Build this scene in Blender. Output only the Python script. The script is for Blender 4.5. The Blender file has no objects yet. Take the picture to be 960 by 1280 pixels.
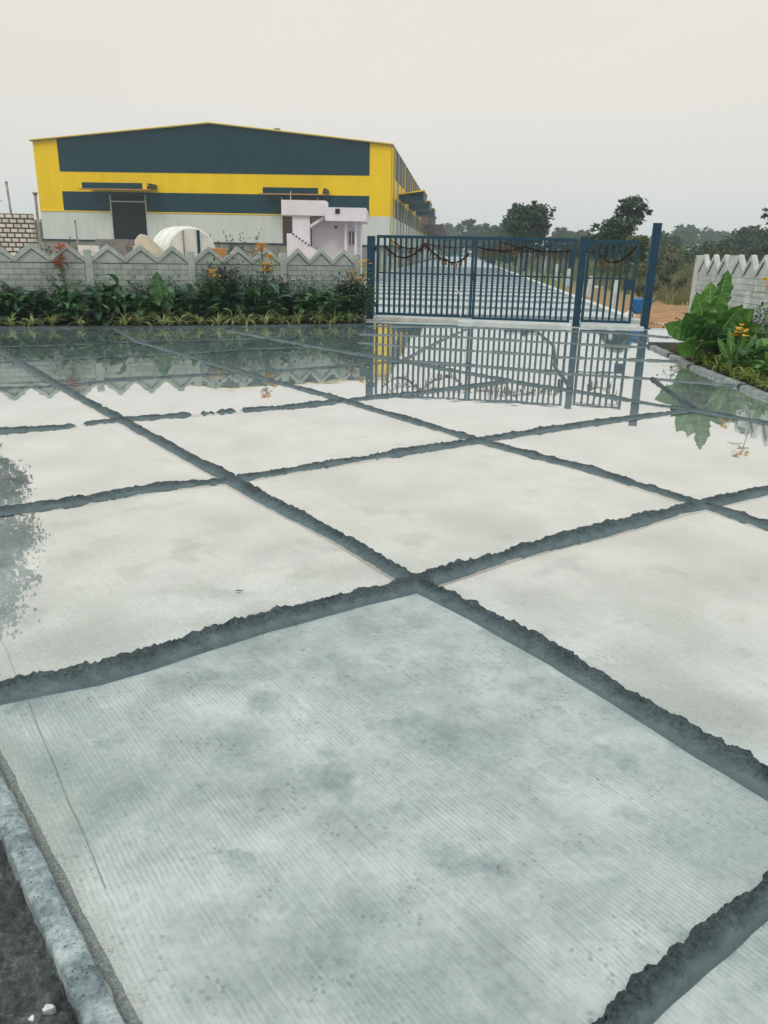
import bpy, math, random
from mathutils import Vector, Matrix, noise
R = math.radians
sc = bpy.context.scene
col = sc.collection

# ------------------------------------------------------------------ camera
CAM_H, FOC, YH, ROLL = 1.6, 960.0, 314.0, 0.02
PITCH = math.atan((640 - YH) * math.cos(ROLL) / FOC)
Fw = Vector((0, math.cos(PITCH), -math.sin(PITCH)))
U0 = Vector((0, math.sin(PITCH), math.cos(PITCH)))
R0 = Vector((1, 0, 0))
Rt = R0 * math.cos(ROLL) + U0 * math.sin(ROLL)
Up = U0 * math.cos(ROLL) - R0 * math.sin(ROLL)
cd = bpy.data.cameras.new('camera')
cam = bpy.data.objects.new('camera', cd)
col.objects.link(cam)
M = Matrix((Rt, Up, -Fw)).transposed().to_4x4()
M.translation = Vector((0, 0, CAM_H))
cam.matrix_world = M
cd.sensor_fit = 'VERTICAL'
cd.sensor_height = 24.0
cd.lens = FOC / 1280 * 24.0
cd.clip_start, cd.clip_end = 0.05, 5000
sc.camera = cam

# ------------------------------------------------------------------ light
SUN_EL, SUN_AZ = R(48), R(-150)          # azimuth measured from +Y towards +X
w = bpy.data.worlds.new('World')
sc.world = w
w.use_nodes = True
nt = w.node_tree
nt.nodes.clear()
N = nt.nodes.new
L = nt.links.new
out = N('ShaderNodeOutputWorld')
bg = N('ShaderNodeBackground')
bg.inputs['Strength'].default_value = 0.1
sky = N('ShaderNodeTexSky')
sky.sky_type = 'NISHITA'
sky.sun_disc = False
sky.sun_elevation = SUN_EL
sky.sun_rotation = SUN_AZ
sky.air_density, sky.dust_density, sky.ozone_density = 1.5, 6.0, 1.0
tc = N('ShaderNodeTexCoord')
sp = N('ShaderNodeSeparateXYZ')
rp = N('ShaderNodeValToRGB')             # the high even cloud
e = rp.color_ramp.elements
e[0].position, e[0].color = 0.0, (.63, .645, .655, 1)
e[1].position, e[1].color = 1.0, (1.50, 1.62, 1.62, 1)
for p_, c_ in ((.06, (.655, .650, .645, 1)), (.16, (.700, .665, .615, 1)), (.34, (.755, .680, .570, 1)), (.56, (.80, .72, .60, 1)), (.72, (1.1, 1.12, 1.08, 1))):
    q = rp.color_ramp.elements.new(p_)
    q.color = c_
nz = N('ShaderNodeTexNoise')
nz.inputs['Scale'].default_value = 2.2
nz.inputs['Detail'].default_value = 5
mp = N('ShaderNodeMapping')
mp.inputs['Scale'].default_value = (1, 1, 4)
mr = N('ShaderNodeMapRange')
mr.inputs['To Min'].default_value = 9.6
mr.inputs['To Max'].default_value = 10.6
vm = N('ShaderNodeVectorMath')
vm.operation = 'SCALE'
mx = N('ShaderNodeMix')
mx.data_type = 'RGBA'
mx.inputs[0].default_value = 0.88
L(tc.outputs['Generated'], sp.inputs[0]); L(sp.outputs['Z'], rp.inputs[0])
L(tc.outputs['Generated'], mp.inputs[0]); L(mp.outputs[0], nz.inputs['Vector'])
L(nz.outputs[0], mr.inputs['Value']); L(rp.outputs[0], vm.inputs[0]); L(mr.outputs[0], vm.inputs['Scale'])
L(sky.outputs[0], mx.inputs[6]); L(vm.outputs[0], mx.inputs[7])
L(mx.outputs[2], bg.inputs['Color']); L(bg.outputs[0], out.inputs[0])

sd = bpy.data.lights.new('sun', 'SUN')
sd.energy = 0.8
sd.angle = R(18)
sd.color = (1.0, .96, .88)
sun = bpy.data.objects.new('sun', sd)
col.objects.link(sun)
sdir = Vector((math.sin(SUN_AZ) * math.cos(SUN_EL), math.cos(SUN_AZ) * math.cos(SUN_EL), math.sin(SUN_EL)))
sun.rotation_euler = (-sdir).to_track_quat('-Z', 'Y').to_euler()
vs = sc.view_settings
vs.view_transform, vs.look, vs.gamma, vs.exposure = 'Standard', 'None', 1.0, 0.31
vs.use_curve_mapping = False
sc.cycles.volume_bounces = 1
sc.cycles.max_bounces = 10
sc.cycles.transparent_max_bounces = 24

# ------------------------------------------------------------------ helpers
def ray(x, y):
    return Fw + Rt * ((x - 480) / FOC) + Up * ((640 - y) / FOC)
def G(x, y, z=0.0):
    d = ray(x, y)
    return Vector((0, 0, CAM_H)) + d * ((z - CAM_H) / d.z)
def at(x, y, Y):
    d = ray(x, y)
    return Vector((0, 0, CAM_H)) + d * (Y / d.y)

class MB:
    def __init__(s): s.v, s.f, s.m = [], [], []
    def add(s, vs_, fs, mi=0):
        b = len(s.v)
        s.v += [tuple(p) for p in vs_]
        for f in fs:
            s.f.append(tuple(b + i for i in f)); s.m.append(mi)
    def box(s, x0, x1, y0, y1, z0, z1, mi=0, T=None):
        vs_ = [Vector((x, y, z)) for z in (z0, z1) for y in (y0, y1) for x in (x0, x1)]
        if T: vs_ = [T @ p for p in vs_]
        s.add(vs_, [(0, 2, 3, 1), (4, 5, 7, 6), (0, 1, 5, 4), (2, 6, 7, 3), (0, 4, 6, 2), (1, 3, 7, 5)], mi)
    def prism(s, poly, y0, y1, mi=0):          # outline in x,z, extruded along y
        n = len(poly)
        s.add([(p[0], y0, p[1]) for p in poly] + [(p[0], y1, p[1]) for p in poly],
              [tuple(range(n)), tuple(range(2 * n - 1, n - 1, -1))] +
              [(i, i + n, (i + 1) % n + n, (i + 1) % n) for i in range(n)], mi)
    def prismz(s, poly, z0, z1, mi=0):
        n = len(poly)
        s.add([(p[0], p[1], z0) for p in poly] + [(p[0], p[1], z1) for p in poly],
              [tuple(range(n - 1, -1, -1)), tuple(range(n, 2 * n))] +
              [(i, (i + 1) % n, (i + 1) % n + n, i + n) for i in range(n)], mi)
    def tube(s, pts, rad, n=6, mi=0, cap=True):
        pts = [Vector(p) for p in pts]
        rs = rad if isinstance(rad, (list, tuple)) else [rad] * len(pts)
        b = len(s.v)
        for i, p in enumerate(pts):
            d = (pts[min(i + 1, len(pts) - 1)] - pts[max(i - 1, 0)])
            d = d.normalized() if d.length > 1e-9 else Vector((0, 0, 1))
            a = d.cross(Vector((0, 0, 1)))
            if a.length < .05: a = d.cross(Vector((1, 0, 0)))
            a.normalize(); c = d.cross(a)
            for k in range(n):
                t = 2 * math.pi * k / n
                s.v.append(tuple(p + (a * math.cos(t) + c * math.sin(t)) * rs[i]))
        for i in range(len(pts) - 1):
            for k in range(n):
                k2 = (k + 1) % n
                s.f.append((b + i * n + k, b + i * n + k2, b + (i + 1) * n + k2, b + (i + 1) * n + k)); s.m.append(mi)
        if cap:
            s.f.append(tuple(b + k for k in range(n - 1, -1, -1))); s.m.append(mi)
            e_ = b + (len(pts) - 1) * n
            s.f.append(tuple(e_ + k for k in range(n))); s.m.append(mi)
    def build(s, name, mats, parent=None, smooth=False, bevel=0):
        me = bpy.data.meshes.new(name)
        me.from_pydata(s.v, [], s.f)
        for m in (mats if isinstance(mats, (list, tuple)) else [mats]): me.materials.append(m)
        me.polygons.foreach_set('material_index', s.m)
        if smooth: me.polygons.foreach_set('use_smooth', [True] * len(s.f))
        me.update()
        o = bpy.data.objects.new(name, me)
        col.objects.link(o)
        if parent: o.parent = parent
        if bevel:
            b = o.modifiers.new('bevel', 'BEVEL'); b.width = bevel; b.segments = 2; b.limit_method = 'ANGLE'
        return o

def tag(o, label, cat, group=None, kind=None):
    if label: o['label'] = label
    if cat: o['category'] = cat
    if group: o['group'] = group
    if kind: o['kind'] = kind
    return o
def empty(name, loc, rz, label, cat, group=None):
    o = bpy.data.objects.new(name, None)
    col.objects.link(o)
    o.location = loc; o.rotation_euler = (0, 0, rz); o.empty_display_size = .2
    return tag(o, label, cat, group)
def copy_thing(src, loc, rz, label, scale=1):
    r_ = src.copy(); col.objects.link(r_)
    r_.location = loc; r_.rotation_euler = (0, 0, rz); r_.scale = (scale,) * 3
    r_['label'] = label
    for ch in list(src.children):
        c = ch.copy(); col.objects.link(c); c.parent = r_
        for g in ch.children:
            d = g.copy(); col.objects.link(d); d.parent = c
    return r_
ORD = ['leftmost', 'second', 'third', 'fourth', 'fifth', 'sixth', 'seventh', 'eighth', 'ninth', 'tenth', 'eleventh', 'twelfth', 'thirteenth', 'fourteenth', 'fifteenth', 'sixteenth', 'seventeenth', 'eighteenth', 'nineteenth', 'twentieth']

# ------------------------------------------------------------------ materials
class NT:
    def __init__(s, name):
        s.m = bpy.data.materials.new(name); s.m.use_nodes = True
        s.t = s.m.node_tree; s.b = s.t.nodes['Principled BSDF']
    def n(s, ty, **kw):
        x = s.t.nodes.new('ShaderNode' + ty)
        for k, v in kw.items():
            if k in x.inputs: x.inputs[k].default_value = v
            else: setattr(x, k, v)
        return x
    def l(s, a, b): s.t.links.new(a, b)
    def coord(s, scale=(1, 1, 1), rot=(0, 0, 0), kind='Object'):
        t = s.n('TexCoord'); m = s.n('Mapping')
        m.inputs['Scale'].default_value = scale; m.inputs['Rotation'].default_value = rot
        s.l(t.outputs[kind], m.inputs[0]); return m.outputs[0]
    def noise(s, vec, scale, detail=6, rough=.6):
        x = s.n('TexNoise'); x.inputs['Scale'].default_value = scale
        x.inputs['Detail'].default_value = detail; x.inputs['Roughness'].default_value = rough
        s.l(vec, x.inputs['Vector']); return x.outputs[0]
    def ramp(s, fac, stops):
        r_ = s.n('ValToRGB'); el = r_.color_ramp.elements
        while len(el) > 1: el.remove(el[0])
        el[0].position = stops[0][0]
        el[0].color = s.c4(stops[0][1])
        for p_, c_ in stops[1:]:
            q_ = el.new(p_); q_.color = s.c4(c_)
        s.l(fac, r_.inputs[0]); return r_.outputs[0]
    def c4(s, c): return (c, c, c, 1) if isinstance(c, (int, float)) else (c[0], c[1], c[2], 1)
    def mix(s, f, a, b, mode='MIX'):
        x = s.n('Mix'); x.data_type = 'RGBA'; x.blend_type = mode
        for i, v in ((0, f), (6, a), (7, b)):
            if hasattr(v, 'links') or hasattr(v, 'is_linked'): s.l(v, x.inputs[i])
            else: x.inputs[i].default_value = v if i == 0 else s.c4(v)
        return x.outputs[2]
    def math(s, op, a, b=0.0):
        x = s.n('Math'); x.operation = op
        for i, v in ((0, a), (1, b)):
            if hasattr(v, 'is_linked'): s.l(v, x.inputs[i])
            else: x.inputs[i].default_value = v
        return x.outputs[0]
    def bump(s, h, strength, dist):
        x = s.n('Bump'); x.inputs['Strength'].default_value = strength; x.inputs['Distance'].default_value = dist
        s.l(h, x.inputs['Height']); s.l(x.outputs[0], s.b.inputs['Normal'])
    def set(s, **kw):
        for k, v in kw.items():
            i = s.b.inputs[k.replace('_', ' ')]
            if hasattr(v, 'is_linked'): s.l(v, i)
            else: i.default_value = v
        return s

def mottled(name, a, b, scale=3, rough=.7, bump=.3, bd=.01, fine=60, spec=.3, metal=0, rs=0.0):
    t = NT(name)
    v = t.coord()
    n1 = t.noise(v, scale); n2 = t.noise(v, fine, 4)
    c = t.ramp(n1, [(.3, a), (.7, b)])
    c = t.mix(.35, c, t.ramp(n2, [(.35, .25), (.65, .75)]), 'OVERLAY')
    t.l(c, t.b.inputs['Base Color'])
    t.set(Roughness=rough, Metallic=metal)
    t.b.inputs['Specular IOR Level'].default_value = spec
    t.bump(t.math('ADD', n1, t.math('MULTIPLY', n2, .5)), bump, bd)
    return t.m

def leafy(name, a, b, rough=.45, trans=.25, vein=None):
    t = NT(name)
    v = t.coord()
    oi = t.n('ObjectInfo'); ge = t.n('NewGeometry')
    f = t.math('ADD', t.math('MULTIPLY', ge.outputs['Random Per Island'], .6), t.math('MULTIPLY', t.noise(v, 2.5, 3), .5))
    c = t.ramp(f, [(.15, a), (.85, b)])
    c = t.mix(t.math('MULTIPLY', oi.outputs['Random'], .25), c, [x * .6 for x in a])
    t.l(c, t.b.inputs['Base Color'])
    t.set(Roughness=rough)
    t.b.inputs['Specular IOR Level'].default_value = .35
    tr = t.n('BsdfTranslucent'); t.l(c, tr.inputs[0])
    ms = t.n('MixShader'); ms.inputs[0].default_value = trans
    o = t.t.nodes['Material Output']
    t.l(t.b.outputs[0], ms.inputs[1]); t.l(tr.outputs[0], ms.inputs[2]); t.l(ms.outputs[0], o.inputs[0])
    return t.m

def plain(name, c, rough=.5, metal=0, spec=.4):
    return mottled(name, [x * .85 for x in c], [min(1, x * 1.1) for x in c], 2, rough, .08, .004, 30, spec, metal)

GR = math.atan2(-.8, .6)          # direction the broom grooves run (along the long joints)
# frame of the near kerb (its inner edge)
kA, kB = G(0, 965), G(155, 1280)
kd = (kB - kA).normalized()
kn = Vector((-kd.y, kd.x, 0))
if kn.x > 0: kn = -kn
def concrete():
    t = NT('broomed_concrete')
    v = t.coord(kind='Object')
    mid = t.noise(v, 2.3, 6, .62); fine = t.noise(v, 38, 5, .7); grain = t.noise(v, 190, 3, .7)
    # slight wander so the broom marks are not ruled lines
    rot0 = t.coord(rot=(0, 0, R(-127) + math.pi / 2))
    wob = t.n('TexNoise'); wob.inputs['Scale'].default_value = .9; wob.inputs['Detail'].default_value = 2; t.l(v, wob.inputs['Vector'])
    va = t.n('VectorMath'); va.operation = 'MULTIPLY_ADD'; t.l(wob.outputs['Color'], va.inputs[0]); va.inputs[1].default_value = (.06, .06, 0); t.l(rot0, va.inputs[2])
    rot = va.outputs[0]
    wv = t.n('TexWave'); wv.wave_type = 'BANDS'; wv.bands_direction = 'X'
    wv.inputs['Scale'].default_value = 20.5; wv.inputs['Distortion'].default_value = 4.2
    wv.inputs['Detail'].default_value = 4; wv.inputs['Detail Scale'].default_value = .5; wv.inputs['Detail Roughness'].default_value = .7
    t.l(rot, wv.inputs['Vector'])
    st = t.n('Mapping'); st.inputs['Scale'].default_value = (75, 2.6, 1); t.l(rot, st.inputs[0])
    streak = t.noise(st.outputs[0], 1.0, 6, .7)
    worn = t.ramp(t.math('ADD', t.math('MULTIPLY', t.noise(v, 1.5, 5, .6), .7), t.math('MULTIPLY', t.noise(v, 9, 4, .6), .3)), [(.42, .0), (.56, 1.0)])
    c = t.ramp(mid, [(.28, (.45, .48, .48)), (.5, (.545, .575, .57)), (.74, (.64, .66, .65))])
    c = t.mix(.48, c, t.ramp(streak, [(.3, (.30, .33, .33)), (.5, (.5, .5, .5)), (.72, (.64, .66, .65))]), 'OVERLAY')
    # damp stains, soft and of several sizes
    damp = t.ramp(t.noise(v, 3.3, 4, .55), [(.54, 0.0), (.70, .75)])
    dampb = t.ramp(t.noise(v, 1.25, 3, .5), [(.47, 0.0), (.64, .55)])
    dm = t.math('MAXIMUM', damp, dampb)
    c = t.mix(dm, c, t.ramp(t.noise(v, 1.9, 2), [(.35, (.20, .26, .285)), (.65, (.225, .285, .25))]))
    c = t.mix(t.math('MULTIPLY', t.math('MULTIPLY', t.ramp(wv.outputs[0], [(.0, 1.0), (.4, 0.0)]), worn), .34), c, (.24, .28, .28))
    c = t.mix(.35, c, t.ramp(fine, [(.3, .3), (.7, .72)]), 'OVERLAY')
    # small pits and scuffs, in groups
    pits = None
    for sc_, lo, sel_s, sel0 in ((17, .10, 3.4, .53), (41, .16, 5.1, .50), (9, .055, 2.0, .50)):
        vo = t.n('TexVoronoi'); vo.inputs['Scale'].default_value = sc_
        dv = t.n('VectorMath'); dv.operation = 'MULTIPLY_ADD'
        nn_ = t.n('TexNoise'); nn_.inputs['Scale'].default_value = sc_ * 2.5; t.l(v, nn_.inputs['Vector'])
        t.l(nn_.outputs['Color'], dv.inputs[0]); dv.inputs[1].default_value = (.6 / sc_,) * 3; t.l(v, dv.inputs[2])
        t.l(dv.outputs[0], vo.inputs['Vector'])
        sel = t.ramp(t.noise(v, sel_s, 3), [(sel0, 0.0), (sel0 + .12, 1.0)])
        p_ = t.math('MULTIPLY', t.ramp(vo.outputs['Distance'], [(lo, 1.0), (lo * 1.9, 0.0)]), sel)
        pits = p_ if pits is None else t.math('MAXIMUM', pits, p_)
    c = t.mix(t.math('MULTIPLY', pits, .42), c, (.15, .185, .19))
    c = t.mix(t.ramp(t.noise(v, 4.7, 3, .6), [(.68, 0.0), (.80, .4)]), c, (.50, .43, .30))
    # the nearest panel is a darker, bluer grey, blotched
    def half(P0, P1, side):
        d_ = (P1 - P0).normalized(); n_ = Vector((-d_.y, d_.x, 0)) * side
        g_ = t.n('TexCoord'); q_ = t.n('VectorMath'); q_.operation = 'DOT_PRODUCT'; q_.inputs[1].default_value = n_
        t.l(g_.outputs['Object'], q_.inputs[0])
        x_ = t.math('SUBTRACT', q_.outputs['Value'], P0.dot(n_))
        return t.math('GREATER_THAN', x_, 0.0)
    pa, pb, pc = G(0, 870), G(522, 732), G(958, 978)
    near = t.math('MULTIPLY', half(pa, pb, -1), half(pb, pc, -1))
    blot = t.ramp(t.math('ADD', t.math('MULTIPLY', t.noise(v, 1.6, 3, .5), .6), t.math('MULTIPLY', t.noise(v, 5.5, 4, .6), .4)), [(.40, (.45, .51, .525)), (.5, (.59, .65, .66)), (.61, (.70, .755, .755))])
    c = t.mix(near, c, t.mix(1.0, c, blot, 'MULTIPLY'))
    # sandy, scuffed margin beside the kerb
    pos = t.n('SeparateXYZ'); tc_ = t.n('TexCoord'); t.l(tc_.outputs['Object'], pos.inputs[0])
    dk = t.math('ADD', t.math('ADD', t.math('MULTIPLY', pos.outputs['X'], -kn.x), t.math('MULTIPLY', pos.outputs['Y'], -kn.y)), kA.dot(kn))
    dk = t.math('ADD', dk, t.math('MULTIPLY', t.math('SUBTRACT', t.noise(v, 14, 5, .7), .5), .13))
    mk = t.n('MapRange'); mk.inputs['From Min'].default_value = .01; mk.inputs['From Max'].default_value = .085
    mk.inputs['To Min'].default_value = .9; mk.inputs['To Max'].default_value = 0; t.l(dk, mk.inputs['Value'])
    c = t.mix(mk.outputs[0], c, t.ramp(t.noise(v, 120, 4, .8), [(.34, (.12, .135, .125)), (.5, (.30, .325, .30)), (.68, (.44, .46, .43))]))
    # silt lying on the far paving, by the beds
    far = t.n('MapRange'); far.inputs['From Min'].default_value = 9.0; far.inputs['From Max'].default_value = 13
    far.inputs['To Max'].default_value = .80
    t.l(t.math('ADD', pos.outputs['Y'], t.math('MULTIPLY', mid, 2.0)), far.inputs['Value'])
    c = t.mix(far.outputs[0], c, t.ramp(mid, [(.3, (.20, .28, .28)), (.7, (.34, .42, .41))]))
    t.l(c, t.b.inputs['Base Color'])
    t.l(t.ramp(dm, [(0, .62), (.5, .36)]), t.b.inputs['Roughness'])
    t.b.inputs['Specular IOR Level'].default_value = .45
    h = t.math('ADD', t.math('MULTIPLY', t.math('MULTIPLY', wv.outputs[0], worn), .45), t.math('ADD', t.math('MULTIPLY', fine, .4), t.math('MULTIPLY', grain, .3)))
    h = t.math('SUBTRACT', h, t.math('MULTIPLY', pits, .8))
    t.bump(h, .55, .004)
    return t.m

def water_mat():
    t = NT('still_water')
    v = t.coord()
    fr = t.n('Fresnel'); fr.inputs['IOR'].default_value = 1.33
    f = t.ramp(fr.outputs[0], [(.02, .02), (.06, .22), (.10, .40), (.2, .65), (.35, .74), (1.0, 1.0)])
    gl = t.n('BsdfGlossy'); gl.inputs['Roughness'].default_value = .012; gl.inputs['Color'].default_value = (.99, .99, .98, 1)
    tr = t.n('BsdfTransparent'); tr.inputs['Color'].default_value = (.97, .99, .99, 1)
    bm = t.n('Bump'); bm.inputs['Strength'].default_value = .035; bm.inputs['Distance'].default_value = .02
    t.l(t.noise(v, 3.0, 3, .5), bm.inputs['Height'])
    t.l(bm.outputs[0], gl.inputs['Normal'])
    ms = t.n('MixShader'); t.l(f, ms.inputs[0]); t.l(tr.outputs[0], ms.inputs[1]); t.l(gl.outputs[0], ms.inputs[2])
    t.l(ms.outputs[0], t.t.nodes['Material Output'].inputs[0])
    return t.m

def mortar(name='wet_mortar', a=(.036, .060, .070), b=(.098, .140, .154)):
    """hand laid mortar: trowelled on the near flank (attribute 'finish' low), crumbly beyond the crest"""
    t = NT(name)
    v = t.coord()
    n1 = t.noise(v, 7, 5); n2 = t.noise(v, 75, 5, .75); n3 = t.noise(v, 240, 3, .7); n4 = t.noise(v, 17, 5, .7)
    fa = t.n('Attribute'); fa.attribute_name = 'finish'
    m_ = t.n('MapRange'); m_.inputs['From Min'].default_value = -.42; m_.inputs['From Max'].default_value = .02
    t.l(t.math('ADD', fa.outputs['Fac'], t.math('MULTIPLY', t.math('SUBTRACT', n4, .5), 1.1)), m_.inputs['Value'])
    rgh = m_.outputs[0]
    c = t.ramp(n1, [(.3, a), (.7, b)])
    c = t.mix(t.math('ADD', t.math('MULTIPLY', rgh, .45), .4), c, t.ramp(n2, [(.36, .14), (.64, .80)]), 'OVERLAY')
    c = t.mix(t.math('MULTIPLY', t.math('SUBTRACT', 1.0, rgh), .55), c, [x * 1.15 for x in b])
    t.l(c, t.b.inputs['Base Color']); t.set(Roughness=.72)
    t.b.inputs['Specular IOR Level'].default_value = .3
    h = t.math('MULTIPLY', t.math('ADD', n2, t.math('MULTIPLY', n3, .8)), t.math('ADD', t.math('MULTIPLY', rgh, .75), .25))
    t.bump(h, 1.0, .016)
    return t.m

def ground_mat():
    t = NT('earth_and_grass')
    v = t.coord()
    n1 = t.noise(v, .12, 6); n2 = t.noise(v, 2.2, 6, .7); n3 = t.noise(v, 24, 4, .7)
    soil = t.ramp(n2, [(.3, (.20, .105, .05)), (.5, (.33, .185, .095)), (.72, (.43, .28, .16))])
    grass = t.ramp(n2, [(.3, (.085, .105, .045)), (.6, (.17, .175, .08)), (.8, (.25, .22, .12))])
    pos = t.n('SeparateXYZ'); tc_ = t.n('TexCoord'); t.l(tc_.outputs['Object'], pos.inputs[0])
    m_ = t.n('MapRange'); m_.inputs['From Min'].default_value = 34; m_.inputs['From Max'].default_value = 60
    t.l(t.math('ADD', pos.outputs['Y'], t.math('MULTIPLY', n1, 22)), m_.inputs['Value'])
    c = t.mix(m_.outputs[0], soil, grass)
    c = t.mix(.4, c, t.ramp(n3, [(.3, .28), (.7, .72)]), 'OVERLAY')
    t.l(c, t.b.inputs['Base Color']); t.set(Roughness=.9)
    t.b.inputs['Specular IOR Level'].default_value = .1
    t.bump(t.math('ADD', n2, n3), .7, .04)
    return t.m

def ribbed(name, c, c2, spacing=5.0, axis='X', rough=.45):
    """profiled steel sheet: shallow vertical ribs, slight sheet-to-sheet variation"""
    t = NT(name)
    v = t.coord()
    s_ = t.n('SeparateXYZ'); t.l(v, s_.inputs[0])
    wv = t.n('TexWave'); wv.wave_type = 'BANDS'; wv.bands_direction = axis; wv.inputs['Scale'].default_value = spacing * .314
    t.l(v, wv.inputs['Vector'])
    st = t.coord(scale=(1.1, 1.1, .12)); n1 = t.noise(st, 1.6, 4)
    n2 = t.noise(v, .25, 3)
    co = t.ramp(t.math('ADD', t.math('MULTIPLY', n1, .5), t.math('MULTIPLY', n2, .5)), [(.3, c), (.7, c2)])
    t.l(co, t.b.inputs['Base Color']); t.set(Roughness=rough)
    t.b.inputs['Specular IOR Level'].default_value = .10
    t.bump(wv.outputs[0], .35, .04)
    return t.m

def planks_mat():
    t = NT('precast_brick_pattern')
    tc_ = t.n('TexCoord'); s_ = t.n('SeparateXYZ'); t.l(tc_.outputs['Object'], s_.inputs[0])
    cb = t.n('CombineXYZ'); t.l(s_.outputs['X'], cb.inputs[0]); t.l(s_.outputs['Z'], cb.inputs[1])
    br = t.n('TexBrick'); t.l(cb.outputs[0], br.inputs['Vector'])
    br.inputs['Scale'].default_value = 1; br.inputs['Brick Width'].default_value = .25; br.inputs['Row Height'].default_value = .115
    br.inputs['Mortar Size'].default_value = .007; br.inputs['Mortar Smooth'].default_value = .5
    br.inputs['Color1'].default_value = (.33, .385, .365, 1); br.inputs['Color2'].default_value = (.27, .32, .30, 1); br.inputs['Mortar'].default_value = (.165, .205, .195, 1)
    n1 = t.noise(t.coord(), 2.4, 6); n2 = t.noise(t.coord(scale=(3, 3, .5)), 2.5, 5)
    c = t.mix(.6, br.outputs['Color'], t.ramp(n1, [(.3, .3), (.7, .68)]), 'OVERLAY')
    c = t.mix(t.ramp(n2, [(.5, 0.0), (.75, .45)]), c, (.12, .14, .115))
    t.l(c, t.b.inputs['Base Color']); t.set(Roughness=.85)
    t.bump(t.math('MULTIPLY', br.outputs['Fac'], -1), .8, .012)
    return t.m

def blocks_mat():
    t = NT('concrete_blockwork')
    tc_ = t.n('TexCoord'); s_ = t.n('SeparateXYZ'); t.l(tc_.outputs['Object'], s_.inputs[0])
    cb = t.n('CombineXYZ'); t.l(s_.outputs['X'], cb.inputs[0]); t.l(s_.outputs['Z'], cb.inputs[1])
    br = t.n('TexBrick'); t.l(cb.outputs[0], br.inputs['Vector'])
    br.inputs['Scale'].default_value = 1; br.inputs['Brick Width'].default_value = .28; br.inputs['Row Height'].default_value = .165
    br.inputs['Mortar Size'].default_value = .028; br.inputs['Mortar Smooth'].default_value = .25
    br.inputs['Color1'].default_value = (.62, .62, .58, 1); br.inputs['Color2'].default_value = (.45, .46, .43, 1); br.inputs['Mortar'].default_value = (.06, .06, .055, 1)
    c = t.mix(.5, br.outputs['Color'], t.ramp(t.noise(t.coord(), 3, 5), [(.3, .3), (.7, .65)]), 'OVERLAY')
    t.l(c, t.b.inputs['Base Color']); t.set(Roughness=.9)
    t.bump(t.math('MULTIPLY', br.outputs['Fac'], -1), 1, .03)
    return t.m

m_shadejoint = plain('painted_shade_and_joint', (.07, .085, .085), .9)  # dark colour for the painted coping shadow and the panel joint line
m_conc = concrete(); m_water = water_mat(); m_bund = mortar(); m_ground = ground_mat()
m_bund2 = mortar('drying_mortar', (.055, .080, .088), (.14, .18, .19))
m_kerb_unused = mottled('worn_kerb_concrete', (.17, .24, .26), (.46, .54, .56), 9, .6, .8, .012, 70, .4)
m_kerb2 = mottled('grey_kerb_mortar', (.12, .15, .15), (.26, .30, .30), 7, .8, .8, .012, 60, .3)
def soil_mat():
    t = NT('crumbly_damp_soil')
    v = t.coord()
    n1 = t.noise(v, 9, 6, .75); n2 = t.noise(v, 55, 5, .8)
    c = t.ramp(t.math('ADD', t.math('MULTIPLY', n1, .55), t.math('MULTIPLY', n2, .45)), [(.38, (.022, .032, .034)), (.5, (.085, .105, .105)), (.6, (.20, .235, .235)), (.68, (.34, .37, .36))])
    t.l(c, t.b.inputs['Base Color']); t.set(Roughness=.85); t.bump(t.math('ADD', n1, n2), 1, .03)
    return t.m
m_soil = soil_mat()
m_bedsoil = mottled('bed_soil', (.02, .017, .012), (.06, .05, .035), 5, .9, 1, .03, 40, .1)
m_sill = mottled('pale_sill_concrete', (.36, .40, .41), (.58, .61, .61), 3, .7, .4, .006, 40, .3)
m_cast = mottled('precast_concrete', (.25, .30, .285), (.40, .45, .43), 3.0, .85, .4, .006, 50, .2)
m_cast_r = mottled('pale_precast_concrete', (.32, .36, .35), (.52, .55, .53), 3.0, .85, .4, .006, 50, .2)
m_planks = planks_mat()
m_blocks = blocks_mat()
m_gate = plain('teal_blue_enamel', (.006, .042, .075), .45, 0, .25)
m_gpost = plain('dark_teal_blue_paint', (.005, .035, .068), .45, 0, .25)
m_dark = ribbed('slate_blue_sheet', (.003, .030, .054), (.007, .043, .072))
m_yel = ribbed('yellow_sheet', (.72, .49, .0), (.86, .60, .0))
m_pale = ribbed('pale_grey_sheet', (.50, .55, .56), (.60, .64, .65), 4.0)
m_brown = ribbed('dark_maroon_sheet', (.060, .032, .040), (.10, .055, .062), 4.0, 'Y')
m_sidedark = ribbed('slate_sheet_side', (.035, .055, .06), (.06, .085, .09), 4.0, 'Y')
m_sideyel = ribbed('yellow_sheet_side', (.72, .49, .0), (.86, .60, .0), 4.0, 'Y')
m_sidepale = ribbed('pale_sheet_side', (.50, .55, .56), (.60, .64, .65), 4.0, 'Y')
m_shutter = ribbed('dark_shutter_slats', (.002, .008, .013), (.004, .012, .018), 12, 'Z')
m_plinth = mottled('grey_plinth_render', (.16, .17, .17), (.27, .27, .26), .8, .9, .3, .01, 10, .2)
m_roof = ribbed('galvanised_roof', (.38, .38, .33), (.48, .48, .42), 3)
m_orange = plain('orange_brown_trim', (.42, .20, .06), .6)
m_maroon = plain('maroon_door', (.06, .018, .03), .5)
m_white = mottled('white_wall_paint', (.60, .58, .66), (.72, .70, .78), 1.2, .7, .1, .004, 30, .3)
m_steel = plain('galvanised_steel', (.35, .37, .38), .45, .3)
m_black = plain('black_enamel', (.012, .013, .015), .4)
m_glass = plain('dark_window_glass', (.03, .045, .05), .1, 0, .8)
m_tank = mottled('white_drum_paint', (.55, .58, .56), (.74, .76, .73), 2.4, .5, .2, .006, 20, .4)
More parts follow.
